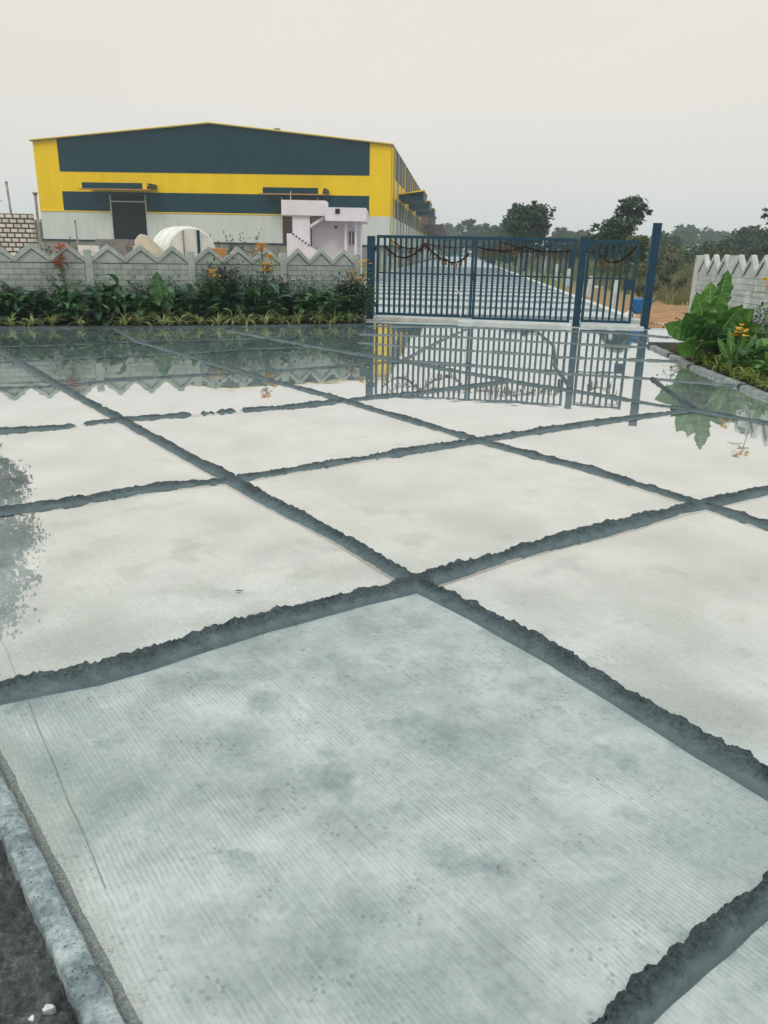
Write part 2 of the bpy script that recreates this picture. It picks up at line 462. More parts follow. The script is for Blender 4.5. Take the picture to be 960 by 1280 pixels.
m_sand = mottled('heap_sand', (.30, .255, .195), (.47, .42, .34), 2.0, .95, .8, .03, 30, .1)
m_bark = mottled('bark', (.045, .036, .028), (.12, .10, .08), 6, .9, .8, .02, 40, .1)
m_stem = plain('green_stem', (.07, .12, .035), .5)
m_pole = mottled('weathered_pole', (.16, .15, .14), (.32, .30, .28), 5, .8, .3, .005, 40, .2)
m_twine = plain('dried_garland', (.018, .010, .010), .9, 0, .1)
m_dryleaf = leafy('dried_mango_leaf', (.035, .028, .018), (.11, .075, .03), .7, .1)
m_rope = plain('white_cord', (.75, .76, .74), .7)
m_blue = plain('bright_blue_paint', (.015, .16, .42), .4)
m_rubber = plain('black_rubber', (.02, .02, .02), .8)
m_rock = mottled('pale_stone_chip', (.55, .55, .5), (.75, .74, .7), 8, .8, .5, .01, 50, .2)
m_chip = mottled('limestone_chip', (.30, .33, .33), (.62, .64, .63), 30, .8, .6, .004, 90, .2)
m_leafg = leafy('mid_green_leaf', (.014, .058, .030), (.07, .17, .065), .32, .2)
m_leafd = leafy('deep_green_leaf', (.008, .036, .024), (.035, .100, .055), .32, .15)
m_leafb = leafy('bright_green_leaf', (.022, .10, .018), (.10, .25, .04), .35, .3)
m_leafy = leafy('yellow_green_leaf', (.16, .24, .03), (.36, .42, .09), .45, .3)
m_leafblack = leafy('purple_black_leaf', (.010, .012, .014), (.03, .03, .03), .35, .08)
m_fern = leafy('fern_green', (.022, .085, .028), (.07, .18, .055), .5, .25)
m_vein = plain('pale_leaf_vein', (.30, .42, .16), .5)
m_cream = leafy('cream_leaf_margin', (.40, .47, .16), (.66, .68, .36), .5, .2)
m_orf = leafy('orange_red_petal', (.62, .10, .025), (.80, .26, .07), .5, .2)
m_yef = leafy('yellow_orange_petal', (.78, .38, .015), (.85, .60, .05), .5, .2)
m_tree = leafy('tree_foliage', (.022, .046, .024), (.065, .105, .048), .6, .2)
m_tree2 = leafy('dark_tree_foliage', (.018, .044, .028), (.060, .105, .052), .6, .2)
m_tree3 = leafy('olive_tree_foliage', (.08, .11, .03), (.17, .20, .055), .6, .2)
m_dry = leafy('dry_grass', (.10, .12, .06), (.24, .22, .12), .8, .2)
m_green_grass = leafy('field_grass', (.07, .10, .035), (.17, .19, .07), .8, .2)

def kerb_mat():
    t = NT('pitted_kerb_concrete')
    v = t.coord()
    n1 = t.noise(v, 6, 6, .7); n2 = t.noise(v, 42, 6, .75); n3 = t.noise(v, 150, 3, .7)
    c = t.ramp(t.math('ADD', t.math('MULTIPLY', n1, .65), t.math('MULTIPLY', n2, .35)), [(.39, (.055, .08, .092)), (.49, (.17, .225, .245)), (.61, (.38, .445, .465))])
    vo = t.n('TexVoronoi'); vo.inputs['Scale'].default_value = 85; t.l(v, vo.inputs['Vector'])
    pit = t.math('MULTIPLY', t.ramp(vo.outputs['Distance'], [(.12, 1.0), (.3, 0.0)]), t.ramp(t.noise(v, 14, 3), [(.46, 0.0), (.6, 1.0)]))
    c = t.mix(t.math('MULTIPLY', pit, .85), c, (.05, .065, .07))
    c = t.mix(.4, c, t.ramp(n3, [(.3, .3), (.7, .7)]), 'OVERLAY')
    t.l(c, t.b.inputs['Base Color']); t.set(Roughness=.7)
    t.bump(t.math('SUBTRACT', t.math('ADD', n2, t.math('MULTIPLY', n3, .5)), pit), .9, .006)
    return t.m
m_kerb = kerb_mat()
m_kerb3 = mottled('rough_grey_mortar', (.10, .125, .13), (.30, .34, .34), 12, .85, 1, .02, 80, .3)
rnd = random.Random(7)

# ------------------------------------------------------------------ ground
def grid_sheet(name, x0, x1, y0, y1, nx, ny, z, mat, amp=0, sc_=1):
    b = MB()
    vs_ = []
    for j in range(ny + 1):
        for i in range(nx + 1):
            x = x0 + (x1 - x0) * i / nx; y = y0 + (y1 - y0) * j / ny
            vs_.append((x, y, z + amp * noise.noise(Vector((x * sc_, y * sc_, 0)))))
    b.add(vs_, [(j * (nx + 1) + i, j * (nx + 1) + i + 1, (j + 1) * (nx + 1) + i + 1, (j + 1) * (nx + 1) + i) for j in range(ny) for i in range(nx)])
    return b.build(name, mat, None, True)
tag(grid_sheet('ground', -1500, 1500, -60, 2600, 4, 4, -.06, m_ground), None, None, kind='structure')

# paved yard: from the near kerb to the gate and the beds
far0 = Vector((-16, 13.35, 0)); bed0, bed1, bed2 = G(0, 411), G(240, 410), G(452, 407)
yard = MB()
o1 = kA - kd * 16; o2 = kB + kd * 3.5
yard.prismz([(o2.x, o2.y), (6.4, -1.5), (6.9, 8.2), (6.95, 18.62), (-.9, 19.02), (bed2.x, bed2.y + .6), (bed1.x, bed1.y + .5), (bed0.x, bed0.y + .4), (-13.0, 14.6), (o1.x, o1.y)][::1], -.05, 0)
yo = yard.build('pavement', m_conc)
tag(yo, None, None, kind='structure')

# ------------------------------------------------------------------ standing water (not on the nearest panel)
def resamp(pts, step):
    out_ = [pts[0].copy()]
    for a, b in zip(pts, pts[1:]):
        n_ = max(1, int((b - a).length / step))
        for k in range(1, n_ + 1): out_.append(a.lerp(b, k / n_))
    return out_
L1 = [G(*p) for p in ((0, 440), (22, 453), (75, 485), (150, 526), (287, 603), (400, 665), (522, 732), (700, 826), (820, 897), (958, 978))]
L1.append(L1[-1] + (L1[-1] - L1[-2]).normalized() * 2.6)
L1.insert(0, L1[0] + (L1[0] - L1[1]).normalized() * 1.6)
M1 = [G(*p) for p in ((0, 870), (120, 845), (230, 812), (330, 782), (430, 756), (522, 732), (640, 697), (760, 664), (880, 634), (960, 615))]
M1.append(M1[-1] + (M1[-1] - M1[-2]).normalized() * 1.1)
M1.insert(0, M1[0] + (M1[0] - M1[1]).normalized() * .75)
WZ = .014
wt = MB()
iM = 6   # index of L1M1 in M1
wp = [M1[0], M1[1], M1[2], M1[3], M1[4], M1[5], M1[iM]] + L1[8:] + [Vector((6.6, .2, 0)), Vector((5.2, 8.2, 0)), Vector((4.85, 11)), Vector((5.0, 14.6)), Vector((6.6, 15.0)), Vector((6.6, 17.9)),
      Vector((-.75, 18.35)), Vector((bed2.x, bed2.y)), Vector((bed1.x, bed1.y)), Vector((bed0.x, bed0.y)), Vector((-13, 14.2)), Vector((-7.4, 7.6))]
wt.add([(p.x, p.y, WZ) for p in wp], [tuple(range(len(wp)))])
wo = wt.build('water', m_water)
tag(wo, None, None, kind='structure')

# ------------------------------------------------------------------ mortar bunds
def bund(pix, label, width=.15, height=.052, gaps=(), ext0=0, ext1=0, pts=None, mat=None, group='mortar bunds dividing the paved yard', flip=False, seed=0, name='mortar_bund', low=0):
    P_ = pts if pts else [G(*p) for p in pix]
    width *= .80; height *= .86
    if ext0: P_ = [P_[0] + (P_[0] - P_[1]).normalized() * ext0] + P_
    if ext1: P_ = P_ + [P_[-1] + (P_[-1] - P_[-2]).normalized() * ext1]
    P_ = [Vector((p.x, p.y, 0)) for p in P_]
    dist = min(p.length for p in P_)
    pl = []
    for a, b in zip(P_, P_[1:]):
        mid_ = (a + b) / 2
        st = max(.007, min(.06, (min(a.length, b.length, mid_.length)) * .0035))
        n_ = max(1, int((b - a).length / st))
        for k in range(n_): pl.append(a.lerp(b, k / n_))
    pl.append(P_[-1])
    gp = [(G(*g[:2]), g[2], g[3]) for g in gaps]
    us = [-.62, -.5, -.36, -.2, -.04, .1, .2, .29, .37, .45, .52, .6]
    nu = len(us)
    mb = MB(); vs_ = []
    for i, p in enumerate(pl):
        d = (pl[min(i + 3, len(pl) - 1)] - pl[max(i - 3, 0)]).normalized()
        nn = Vector((-d.y, d.x, 0))
        if nn.y < 0: nn = -nn                      # rough side faces away from the camera
        if flip: nn = -nn
        q3 = Vector((p.x * 1.0, p.y * 1.0, seed * 3.7))
        wob = noise.noise(q3 * 1.3) * .022 + noise.noise(q3 * 5) * .008
        hh = height * (1 + .35 * noise.noise(q3 * 2.1 + Vector((9, 0, 0))) + .28 * noise.noise(q3 * 9) + .22 * noise.noise(q3 * 24))
        hh *= min(1, (min(i, len(pl) - 1 - i) + .01) / max(3, .08 / max(1e-4, (pl[1] - pl[0]).length)))
        ww = width * (1 + .18 * noise.noise(q3 * 1.7 + Vector((0, 5, 0))))
        for g, rad, dep in gp:
            dd = (Vector((g.x, g.y, 0)) - p).length
            if dd < rad * 2: hh -= dep * max(0, 1 - (dd / rad / 1.2) ** 2) * 1.0
        for u in us:
            if u < .1: z = hh * (.97 * ((u + .62) / .72) ** .62)
            else: z = hh * max(0, 1 - ((u - .1) / .5) ** 2.2)
            rough = .12 + 1.1 * (u > .05)
            t_ = Vector((p.x + nn.x * u * ww, p.y + nn.y * u * ww, seed))
            z += rough * height * (.22 * noise.noise(t_ * 38) + .22 * noise.noise(t_ * 85)) * (1 if abs(u) < .55 else 0)
            edge = 1.25 * (.13 * noise.noise(Vector((p.x, p.y, seed + 2)) * 14) + .12 * noise.noise(Vector((p.x, p.y, seed + 2)) * 42) + .07 * noise.noise(Vector((p.x, p.y, seed + 2)) * 90)) * (u > .2)
            vs_.append((p.x + nn.x * ((u + edge) * ww + wob), p.y + nn.y * ((u + edge) * ww + wob), max(z, -.02) if abs(u) < .6 else -.02))
    m_ = len(pl)
    mb.add(vs_, [(i * nu + k, i * nu + k + 1, (i + 1) * nu + k + 1, (i + 1) * nu + k) for i in range(m_ - 1) for k in range(nu - 1)])
    o = mb.build(name, mat or m_bund, None, True)
    at_ = o.data.attributes.new('finish', 'FLOAT', 'POINT')
    at_.data.foreach_set('value', [us[q % nu] for q in range(len(mb.v))])
    return tag(o, label, 'bund', group)

bund(None, 'long dark mortar ridge running from the left bed down to the lower right edge', pts=L1, seed=1, height=.05, width=.15)
bund(None, 'thick rough mortar ridge along the back of the nearest dry panel', pts=M1, seed=2, height=.055, width=.165)
bund([(150, 416), (170, 428), (225, 444), (305, 468), (362, 484), (430, 503), (598, 553), (740, 590), (880, 634), (960, 660)],
     'mortar ridge from left bed to right edge, just behind the longest ridge', seed=3, ext0=.8, ext1=2.2, width=.14, height=.046)
bund([(292, 416), (335, 424), (403, 437), (505, 454), (600, 471), (660, 482), (740, 494), (820, 508), (868, 515), (960, 531)],
     'mortar ridge crossing the gate reflection from the left bed to the right kerb', seed=4, ext0=.4, ext1=.2, width=.15, height=.042)
bund([(0, 643), (100, 630), (200, 612), (287, 603), (440, 578), (598, 553), (740, 531), (866, 515)],
     'cross ridge of mortar two panels back, ending at the right kerb reflection', seed=5, ext0=3, width=.155, height=.05)
bund([(0, 541), (80, 536), (97, 533), (150, 527), (215, 522), (245, 520), (290, 516), (370, 510), (430, 503), (545, 490), (640, 478)],
     'broken cross ridge with gaps where water joins, below the wall reflection', seed=6, ext0=3,
     gaps=((101, 533, .05, .05), (247, 520, .07, .045), (262, 519, .04, .04), (271, 518, .03, .03), (283, 516, .03, .035), (299, 515, .05, .045)), width=.15, height=.045)
bund([(0, 487), (75, 484), (150, 476), (240, 471), (308, 467), (362, 464), (445, 457), (503, 453)],
     'low cross ridge in the green reflection, just above the zigzag wall reflection', seed=7, ext0=3, width=.13, height=.03)
bund([(0, 454), (22, 453), (88, 450), (222, 444), (320, 437), (400, 436)],
     'low thin cross ridge nearer the left bed, third row from its kerb', seed=8, ext0=2, width=.11, height=.026)
bund([(0, 435), (100, 432), (170, 428), (240, 427), (332, 424), (376, 422)],
     'faint low ridge closest to the left bed kerb', seed=9, ext0=2, width=.11, height=.024)
bund([(440, 442), (505, 452), (600, 459), (694, 468), (812, 475), (930, 485)],
     'straight mortar ridge under the gate reflection reaching the bend of the right kerb', seed=10, width=.15, height=.04, mat=m_bund2)
bund([(440, 429), (540, 437), (680, 445), (700, 448), (866, 454)],
     'straight mortar ridge in front of the gate, third from the sill', seed=11, width=.15, height=.04, mat=m_bund2)
bund([(440, 419), (565, 422), (680, 429), (816, 436)],
     'straight mortar ridge in front of the gate, second from the sill', seed=12, width=.17, height=.04, mat=m_bund2)
bund([(452, 409), (560, 410), (660, 413), (780, 418), (842, 424)],
     'wide flat mortar ridge at the foot of the gate sill', seed=13, width=.42, height=.04, mat=m_bund2)
bund([(584, 412), (535, 435), (505, 452)], 'short slanting ridge running from the gate centre to the left', seed=14, width=.11, height=.04, mat=m_bund2)
bund([(671, 415), (691, 432), (696, 463), (713, 486)], 'crooked leaning ridge below the gate middle post', seed=15, width=.07, height=.05, mat=m_bund2)
bund([(776, 418), (816, 436)], 'very short ridge beside the right gate post foot', seed=16, width=.10, height=.045)
bund([(813, 474), (871, 514)], 'short dark ridge beside the green reflection by the right kerb', seed=17, width=.08, height=.05)
bund([(785, 1280), (870, 1196), (960, 1118)], 'broad mortar ridge cutting the bottom right corner', seed=18, ext0=1.0, ext1=1.2, width=.10, height=.05)

# ------------------------------------------------------------------ near kerb, soil, crack
def along(pts, prof, step, seed, amp, name, mat):
    """rough extruded strip along pts; prof = (offset left, z)"""
    pl = resamp([Vector((p.x, p.y, 0)) for p in pts], step)
    mb = MB(); vs_ = []; n_ = len(prof)
    for i, p in enumerate(pl):
        d = (pl[min(i + 1, len(pl) - 1)] - pl[max(i - 1, 0)]).normalized(); nn = Vector((-d.y, d.x, 0))
        for u, z in prof:
            q_ = Vector((p.x + nn.x * u, p.y + nn.y * u, z + seed))
            a_ = amp * (noise.noise(q_ * 9) + .6 * noise.noise(q_ * 30) + .35 * noise.noise(q_ * 70))
            b_ = amp * noise.noise(q_ * 14 + Vector((5, 5, 5)))
            vs_.append((p.x + nn.x * (u + b_), p.y + nn.y * (u + b_), z + a_))
    fs = [(i * n_ + k, i * n_ + k + 1, (i + 1) * n_ + k + 1, (i + 1) * n_ + k) for i in range(len(pl) - 1) for k in range(n_ - 1)]
    fs += [tuple(range(n_)), tuple((len(pl) - 1) * n_ + k for k in range(n_ - 1, -1, -1))]
    mb.add(vs_, fs)
    return mb.build(name, mat, None, True)
sgn = 1 if Vector((-kd.y, kd.x, 0)).dot(kn) > 0 else -1
prof = [(.010, -.04), (.008, .0), (.008, .022), (.010, .033), (.015, .039), (.03, .042), (.045, .043), (.058, .042), (.070, .040), (.076, .034), (.078, .02), (.078, .0), (.079, -.05)]
k_o = along([kA - kd * 2.6, kA, kB, kB + kd * 1.6], [((u - .004) * sgn, z) for u, z in prof], .008, 3, .0032, 'kerb', m_kerb)
tag(k_o, 'worn bluish concrete kerb with pitted top at the lower left corner', 'kerb')
# sandy joint strip beside the kerb and the soil outside it
st = MB()
a_, b_ = kA - kd * 6, kB + kd * 2
soilv = []
nx_, ny_ = 150, 420
for j in range(ny_ + 1):
    for i in range(nx_ + 1):
        u = .072 + (i / nx_) ** 1.6 * 3.0
        p = (kA - kd * 1.4) + kd * (j / ny_ * 3.8) + kn * u
        z = -.012 - .03 * min(1, u) + .030 * noise.noise(p * 7) + .026 * noise.noise(p * 21) + .016 * abs(noise.noise(p * 48)) + .007 * noise.noise(p * 95)
        soilv.append((p.x, p.y, z))
st.add(soilv, [(j * (nx_ + 1) + i, j * (nx_ + 1) + i + 1, (j + 1) * (nx_ + 1) + i + 1, (j + 1) * (nx_ + 1) + i) for j in range(ny_) for i in range(nx_)])
tag(st.build('soil', m_soil, None, True), None, None, kind='structure')
def sandmat():
    t = NT('sandy_joint')
    v = t.coord()
    n1 = t.noise(v, 5, 5); n2 = t.noise(v, 130, 4, .8)
    c = t.ramp(n2, [(.32, (.06, .075, .075)), (.5, (.17, .195, .19)), (.68, (.30, .33, .315))])
    t.l(c, t.b.inputs['Base Color']); t.set(Roughness=.85); t.bump(n2, .8, .006)
    return t.m
sj = along([kA - kd * 2.4, kA, kB, kB + kd * 1.4], [(-.034 * sgn, -.003), (-.026 * sgn, .003), (-.018 * sgn, .005), (-.008 * sgn, .003), (.008 * sgn, -.006), (.012 * sgn, -.02)], .006, 8, .0028, 'kerb_joint', sandmat())
tag(sj, None, None, kind='structure')
# stone chips on the soil
for i, (px, py, s_) in enumerate(((60, 1264, .017), (42, 1275, .012))):
    b = MB(); c = G(px, py, .0)
    ring = [(math.cos(t) * s_ * rnd.uniform(.5, 1.15), math.sin(t) * s_ * rnd.uniform(.4, .85)) for t in sorted(rnd.uniform(0, 6.28) for k in range(9))]
    b.prismz([(c.x + a, c.y + q_) for a, q_ in ring], -.01, .004 + s_ * .3)
    tag(b.build('stone_chip', m_chip, None, False, .0015), ['largest white stone chip on the dark soil, lower left corner', 'white stone chip beside the largest one in the soil',
        'small pale chip on the soil left of the kerb', 'tiny pale chip highest up on the soil'][i], 'stone', 'stone chips on the soil')
# hairline saw cut along the slab near the kerb
ck = [G(37, 884), G(132, 1112)]
ck = [ck[0] + (ck[0] - ck[1]) * .75, ck[0], ck[1]]
b = MB(); pl = resamp(ck, .02); vs_ = []
for p in pl:
    wv_ = .006 * noise.noise(p * 4) + .002 * noise.noise(p * 25)
    vs_ += [(p.x + wv_ - .0011, p.y, .0035), (p.x + wv_ + .0011, p.y, .0035)]
b.add(vs_, [(2 * i, 2 * i + 1, 2 * i + 3, 2 * i + 2) for i in range(len(pl) - 1)])
tag(b.build('slab_crack', plain('crack_dark', (.13, .155, .155), .9)), None, None, kind='structure')
# fallen leaves on the slab
def litter(px, py, s_, ang, mat, label):
    b = MB(); c = G(px, py, .006)
    d = Vector((math.cos(ang), math.sin(ang), 0)); n_ = Vector((-d.y, d.x, 0))
    rows = []
    for k in range(7):
        t = k / 6; wd = math.sin(math.pi * min(1, t * .95 + .03)) * s_ * .3; zz = .016 + .35 * s_ * (t - .5) ** 2
        p = c + d * (t - .5) * s_ * 2
        rows += [(p.x - n_.x * wd, p.y - n_.y * wd, zz + wd * .5), (p.x, p.y, zz), (p.x + n_.x * wd, p.y + n_.y * wd, zz + wd * .5)]
    b.add(rows, [(3 * i + k, 3 * i + k + 1, 3 * i + k + 4, 3 * i + k + 3) for i in range(6) for k in range(2)])
    tag(b.build('fallen_leaf', mat, None, True), label, 'leaf', 'fallen leaves on the paving')
litter(299, 741, .022, .1, plain('brown_leaf', (.09, .06, .04), .8), 'small brown leaf floating in the left middle panel')
litter(424, 849, .012, .7, m_leafy, 'tiny yellow green leaf on the nearest panel')
litter(185, 866, .010, 2.0, m_leafy, 'tiny yellow fleck of leaf near the left end of the near ridge')
litter(622, 1088, .010, 1.3, plain('grey_leaf', (.16, .15, .12), .8), 'tiny grey leaf scrap low on the nearest panel')

# ------------------------------------------------------------------ road behind the gate
rd = MB()
def RX(Y): return 6.1 + .0875 * (Y - 18.2)
rd.prismz([(-4.2, 19.4), (RX(19.4) + .2, 19.4), (RX(330) + .2, 330), (RX(330) - 10.5, 330)], -.055, -.002)
tag(rd.build('road', mottled('road_concrete', (.27, .31, .33), (.42, .46, .48), .8, .6, .3, .006, 12, .4)), None, None, kind='structure')
for i in range(22):
    Y = 21.0 + i * 3.35 + rnd.uniform(-.15, .15)
    bund(None, ORD[i].replace('leftmost', 'nearest') + ' mortar ridge across the road behind the gate' if i < 20 else ('next to last' if i == 20 else 'farthest') + ' mortar ridge across the road behind the gate',
         pts=[Vector((RX(Y) - 10.2, Y + .2, 0)), Vector((RX(Y) - 5, Y + rnd.uniform(-.1, .1), 0)), Vector((RX(Y), Y - .15, 0))], width=.5 + i * .05, height=.07, seed=30 + i,
         mat=m_bund2, group='mortar ridges across the road behind the gate')
re_ = MB()
re_.prismz([(RX(19.7) - .1, 19.7), (RX(19.7) + .14, 19.7), (RX(200) + .14, 200), (RX(200) - .1, 200)], -.05, .10)
tag(re_.build('road_edge_kerb', m_sill, None, False, .01), 'straight white concrete edging along the right side of the road behind the gate', 'kerb')

# ------------------------------------------------------------------ precast compound walls
def wall(name, A, posts, H_, label, mat, mirrorface=1, dp=-.11):
    """A = start, posts = list of world points; local x along the wall"""
    d = (posts[-1] - posts[0]); rz = math.atan2(d.y, d.x)
    root = empty(name, (posts[0].x, posts[0].y, -.03), rz, label, 'wall')
    dist = [(p - posts[0]).length for p in posts]
    yf = -.03 * mirrorface
    for i, s_ in enumerate(dist):
        b = MB(); hh = H_ + dp
        b.box(s_ - .075, s_ + .075, -.075, .075, 0, hh)
        b.build('post', mat, root, False, .008)
    for s0, s1 in zip(dist, dist[1:]):
        a, c = s0 + .07, s1 - .07; wd = (c - a) / 3
        # brick-patterned planks
        b = MB(); zb = 0
        for k in range(4):
            b.box(a, c, -.028, .028, zb + .004, zb + .312 + (0.0)); zb += .316
        b.build('plank_panel', m_planks if mat is m_cast else m_planks_r, root)
        # gabled top panel
        zb = 4 * .316
        poly = [(a, zb), (c, zb)]
        vl = zb + .13; pk = H_
        pts = []
        for k in range(3):
            x1 = c - wd * k; xm = x1 - wd / 2; x0 = x1 - wd
            pts += [(x1, vl), (xm + .035, pk - .01), (xm, pk), (xm - .035, pk - .01)]
        pts.append((a, vl))
        b = MB(); b.prism((poly + pts), -.022, .022)
        g = b.build('gable_panel', mat, root)
        # raised coping bands following every gable, both faces
        b = MB()
        for k in range(3):
            x0 = a + wd * k; xm = x0 + wd / 2; x1 = x0 + wd
            for yy0, yy1 in ((-.052, -.0225), (.0225, .052)):
                t_ = .10
                b.prism([(x0 + .004, vl - .0), (xm, pk - .004), (xm, pk - .004 - t_), (x0 + .004, vl - t_)], yy0, yy1)
                b.prism([(xm + .0005, pk - .004), (x1 - .004, vl), (x1 - .004, vl - t_), (xm + .0005, pk - .004 - t_)], yy0, yy1)
        b.build('gable_band', mat, g, False)
        b = MB()  # dark strips paint the contact shadow under the bands; the bottom one is a joint
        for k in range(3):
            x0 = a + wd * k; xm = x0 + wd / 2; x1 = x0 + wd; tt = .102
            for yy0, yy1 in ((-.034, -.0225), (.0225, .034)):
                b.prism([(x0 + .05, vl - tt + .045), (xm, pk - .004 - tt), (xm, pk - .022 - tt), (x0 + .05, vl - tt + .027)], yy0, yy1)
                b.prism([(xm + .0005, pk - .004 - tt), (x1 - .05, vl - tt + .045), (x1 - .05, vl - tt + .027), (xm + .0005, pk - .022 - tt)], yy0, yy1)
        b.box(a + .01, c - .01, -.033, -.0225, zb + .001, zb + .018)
        b.build('gable_shade_and_joint', m_shadejoint, g, False)
    return root
t_ = m_planks.copy(); t_.name = 'pale_precast_brick_pattern'
for n_ in t_.node_tree.nodes:
    if n_.type == 'TEX_BRICK':
        n_.inputs['Color1'].default_value = (.48, .52, .50, 1); n_.inputs['Color2'].default_value = (.40, .44, .43, 1); n_.inputs['Mortar'].default_value = (.22, .25, .24, 1)
m_planks_r = t_
W0, W1 = Vector((-7.45, 16.62, 0)), Vector((-1.1, 19.75, 0))
def onwall(px):
    # intersection of the vertical plane through image column px (at the horizon) with the wall line
    d = ray(px, 314); d2 = Vector((d.x, d.y, 0)); w_ = W1 - W0
    t = (W0.x * w_.y - W0.y * w_.x) / (d2.x * w_.y - d2.y * w_.x)
    return d2 * t
wp_ = [onwall(p) for p in (109, 238, 353, 446)]
stp = (wp_[1] - wp_[0])
left = [wp_[0] - stp * k for k in (4, 3, 2, 1)]
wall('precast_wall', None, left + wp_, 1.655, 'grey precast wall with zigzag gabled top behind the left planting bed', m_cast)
rw_ = [Vector((6.98, 18.2 - 1.78 * k, 0)) for k in range(8)]
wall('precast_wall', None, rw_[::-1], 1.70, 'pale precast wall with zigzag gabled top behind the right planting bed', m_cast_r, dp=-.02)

# ------------------------------------------------------------------ gate
GA, GB = Vector((-.42, 19.72, 0)), Vector((5.98, 18.42, 0))
gd = (GB - GA).normalized(); gz = math.atan2(gd.y, gd.x)
def ongate(px, py=314):
    d = ray(px, py); d2 = Vector((d.x, d.y, 0)); w_ = GB - GA
    t = (GA.x * w_.y - GA.y * w_.x) / (d2.x * w_.y - d2.y * w_.x)
    return (d2 * t - GA).dot(gd)
def gpt(s_, z=0, off=0): return GA + gd * s_ + Vector((-gd.y, gd.x, 0)) * off + Vector((0, 0, z))
def gpost(px, py, h, wd, label, lean=0):
    s_ = ongate(px, py)
    r_ = empty('gate_post', gpt(s_), gz, label, 'post', 'gate posts')
    r_.rotation_euler = (0, lean, gz)
    b = MB(); b.box(-wd / 2, wd / 2, -wd / 2, wd / 2, -.05, h); b.build('shaft', m_gpost, r_, False, .008)
    b = MB(); b.box(-wd / 2 - .006, wd / 2 + .006, -wd / 2 - .006, wd / 2 + .006, h + .001, h + .012); b.build('cap', m_gpost, r_)
    b = MB(); b.box(-wd / 2 - .05, wd / 2 + .05, -wd / 2 - .05, wd / 2 + .05, .0, .022); b.build('base_plate', m_gpost, r_)
    return s_
sL = gpost(464, 310, 1.93, .17, 'square teal blue post at the left end of the gate by the flowers')
sM = gpost(729, 310, 1.99, .16, 'square blue post between the wide gate and the small wicket gate')
sR = gpost(817, 310, 2.30, .18, 'tallest blue gate post standing alone at the right', R(.6))
def leaf(s0, s1, z0, z1, nb, label, midz=1.1, off=0.0, name='gate_leaf', latch=None, group='leaves of the wide gate'):
    r_ = empty(name, gpt(s0, 0, off), gz, label, 'gate', group)
    w_ = s1 - s0
    b = MB()
    b.box(0, .065, -.025, .025, z0, z1); b.box(w_ - .065, w_, -.025, .025, z0, z1)
    b.box(.0655, w_ - .0655, -.025, .025, z1 - .07, z1); b.box(.0655, w_ - .0655, -.025, .025, z0, z0 + .06)
    b.build('frame', m_gate, r_, False, .004)
    b = MB(); b.box(.066, w_ - .066, .026, .038, midz - .016, midz + .016); b.build('mid_rail', m_gate, r_)
    for k in range(nb):
        x = .065 + (w_ - .13) * (k + 1) / (nb + 1)
        b = MB(); b.box(x - .026, x + .026, -.0225, .0225, z0 + .0605, z1 - .0705); b.build('bar', m_gate, r_)
    for z in (z0 + .25, z1 - .3):
        b = MB(); b.tube([(-.03, .0, z - .06), (-.03, 0, z + .06)], .02, 8); b.build('hinge', m_gpost, r_, True)
    return r_, w_
s_mid = ongate(592, 340)
l1, w1 = leaf(sL + .14, s_mid - .006, .10, 1.97, 16, 'left leaf of the wide blue gate, hung with scalloped dry garlands')
l2, w2 = leaf(s_mid + .006, sM - .16, .07, 1.965, 16, 'right leaf of the wide blue gate, next to the middle post')
b = MB(); b.box(w2 - .14, w2 - .07, -.06, -.026, 1.3, 1.62); b.build('lock_box', m_gpost, l2, False, .006)
b = MB(); b.box(-.05, .04, -.06, -.026, .98, 1.16); b.build('latch', m_gpost, l2, False, .004)
b = MB(); b.tube([(w1 - .09, -.045, .98), (w1 - .09, -.045, .03)], .009, 6); b.build('drop_bolt', m_steel, l1, True)
s_w1 = ongate(797, 330)
l3, w3 = leaf(sM + .10, s_w1, .10, 1.94, 6, 'small blue wicket gate with square latch plate, right of the middle post', midz=1.1, name='wicket_gate', group=None)
b = MB(); b.box(w3 - .26, w3 - .05, -.045, -.026, .86, 1.08); b.build('latch_plate', m_gpost, l3, False, .004)
# concrete sills under the gate
def sill(s0, s1, z1, off0, off1, label):
    r_ = MB(); 
    P4 = [gpt(s0, 0, off0), gpt(s1, 0, off0), gpt(s1, 0, off1), gpt(s0, 0, off1)]
    r_.prismz([(p.x, p.y) for p in P4], -.03, z1)
    tag(r_.build('gate_sill', m_sill, None, False, .01), label, 'sill', 'concrete sills under the gate')
sill(sL + .12, ongate(578, 340), .075, -.22, .3, 'pale concrete sill under the left half of the wide gate, set back')
sill(ongate(578, 340) + .01, sM - .1, .075, -.62, .28, 'pale concrete sill under the right half of the wide gate, set forward')
sill(sM + .1, ongate(812, 340), .06, -.30, .5, 'pale concrete sill under the wicket gate')

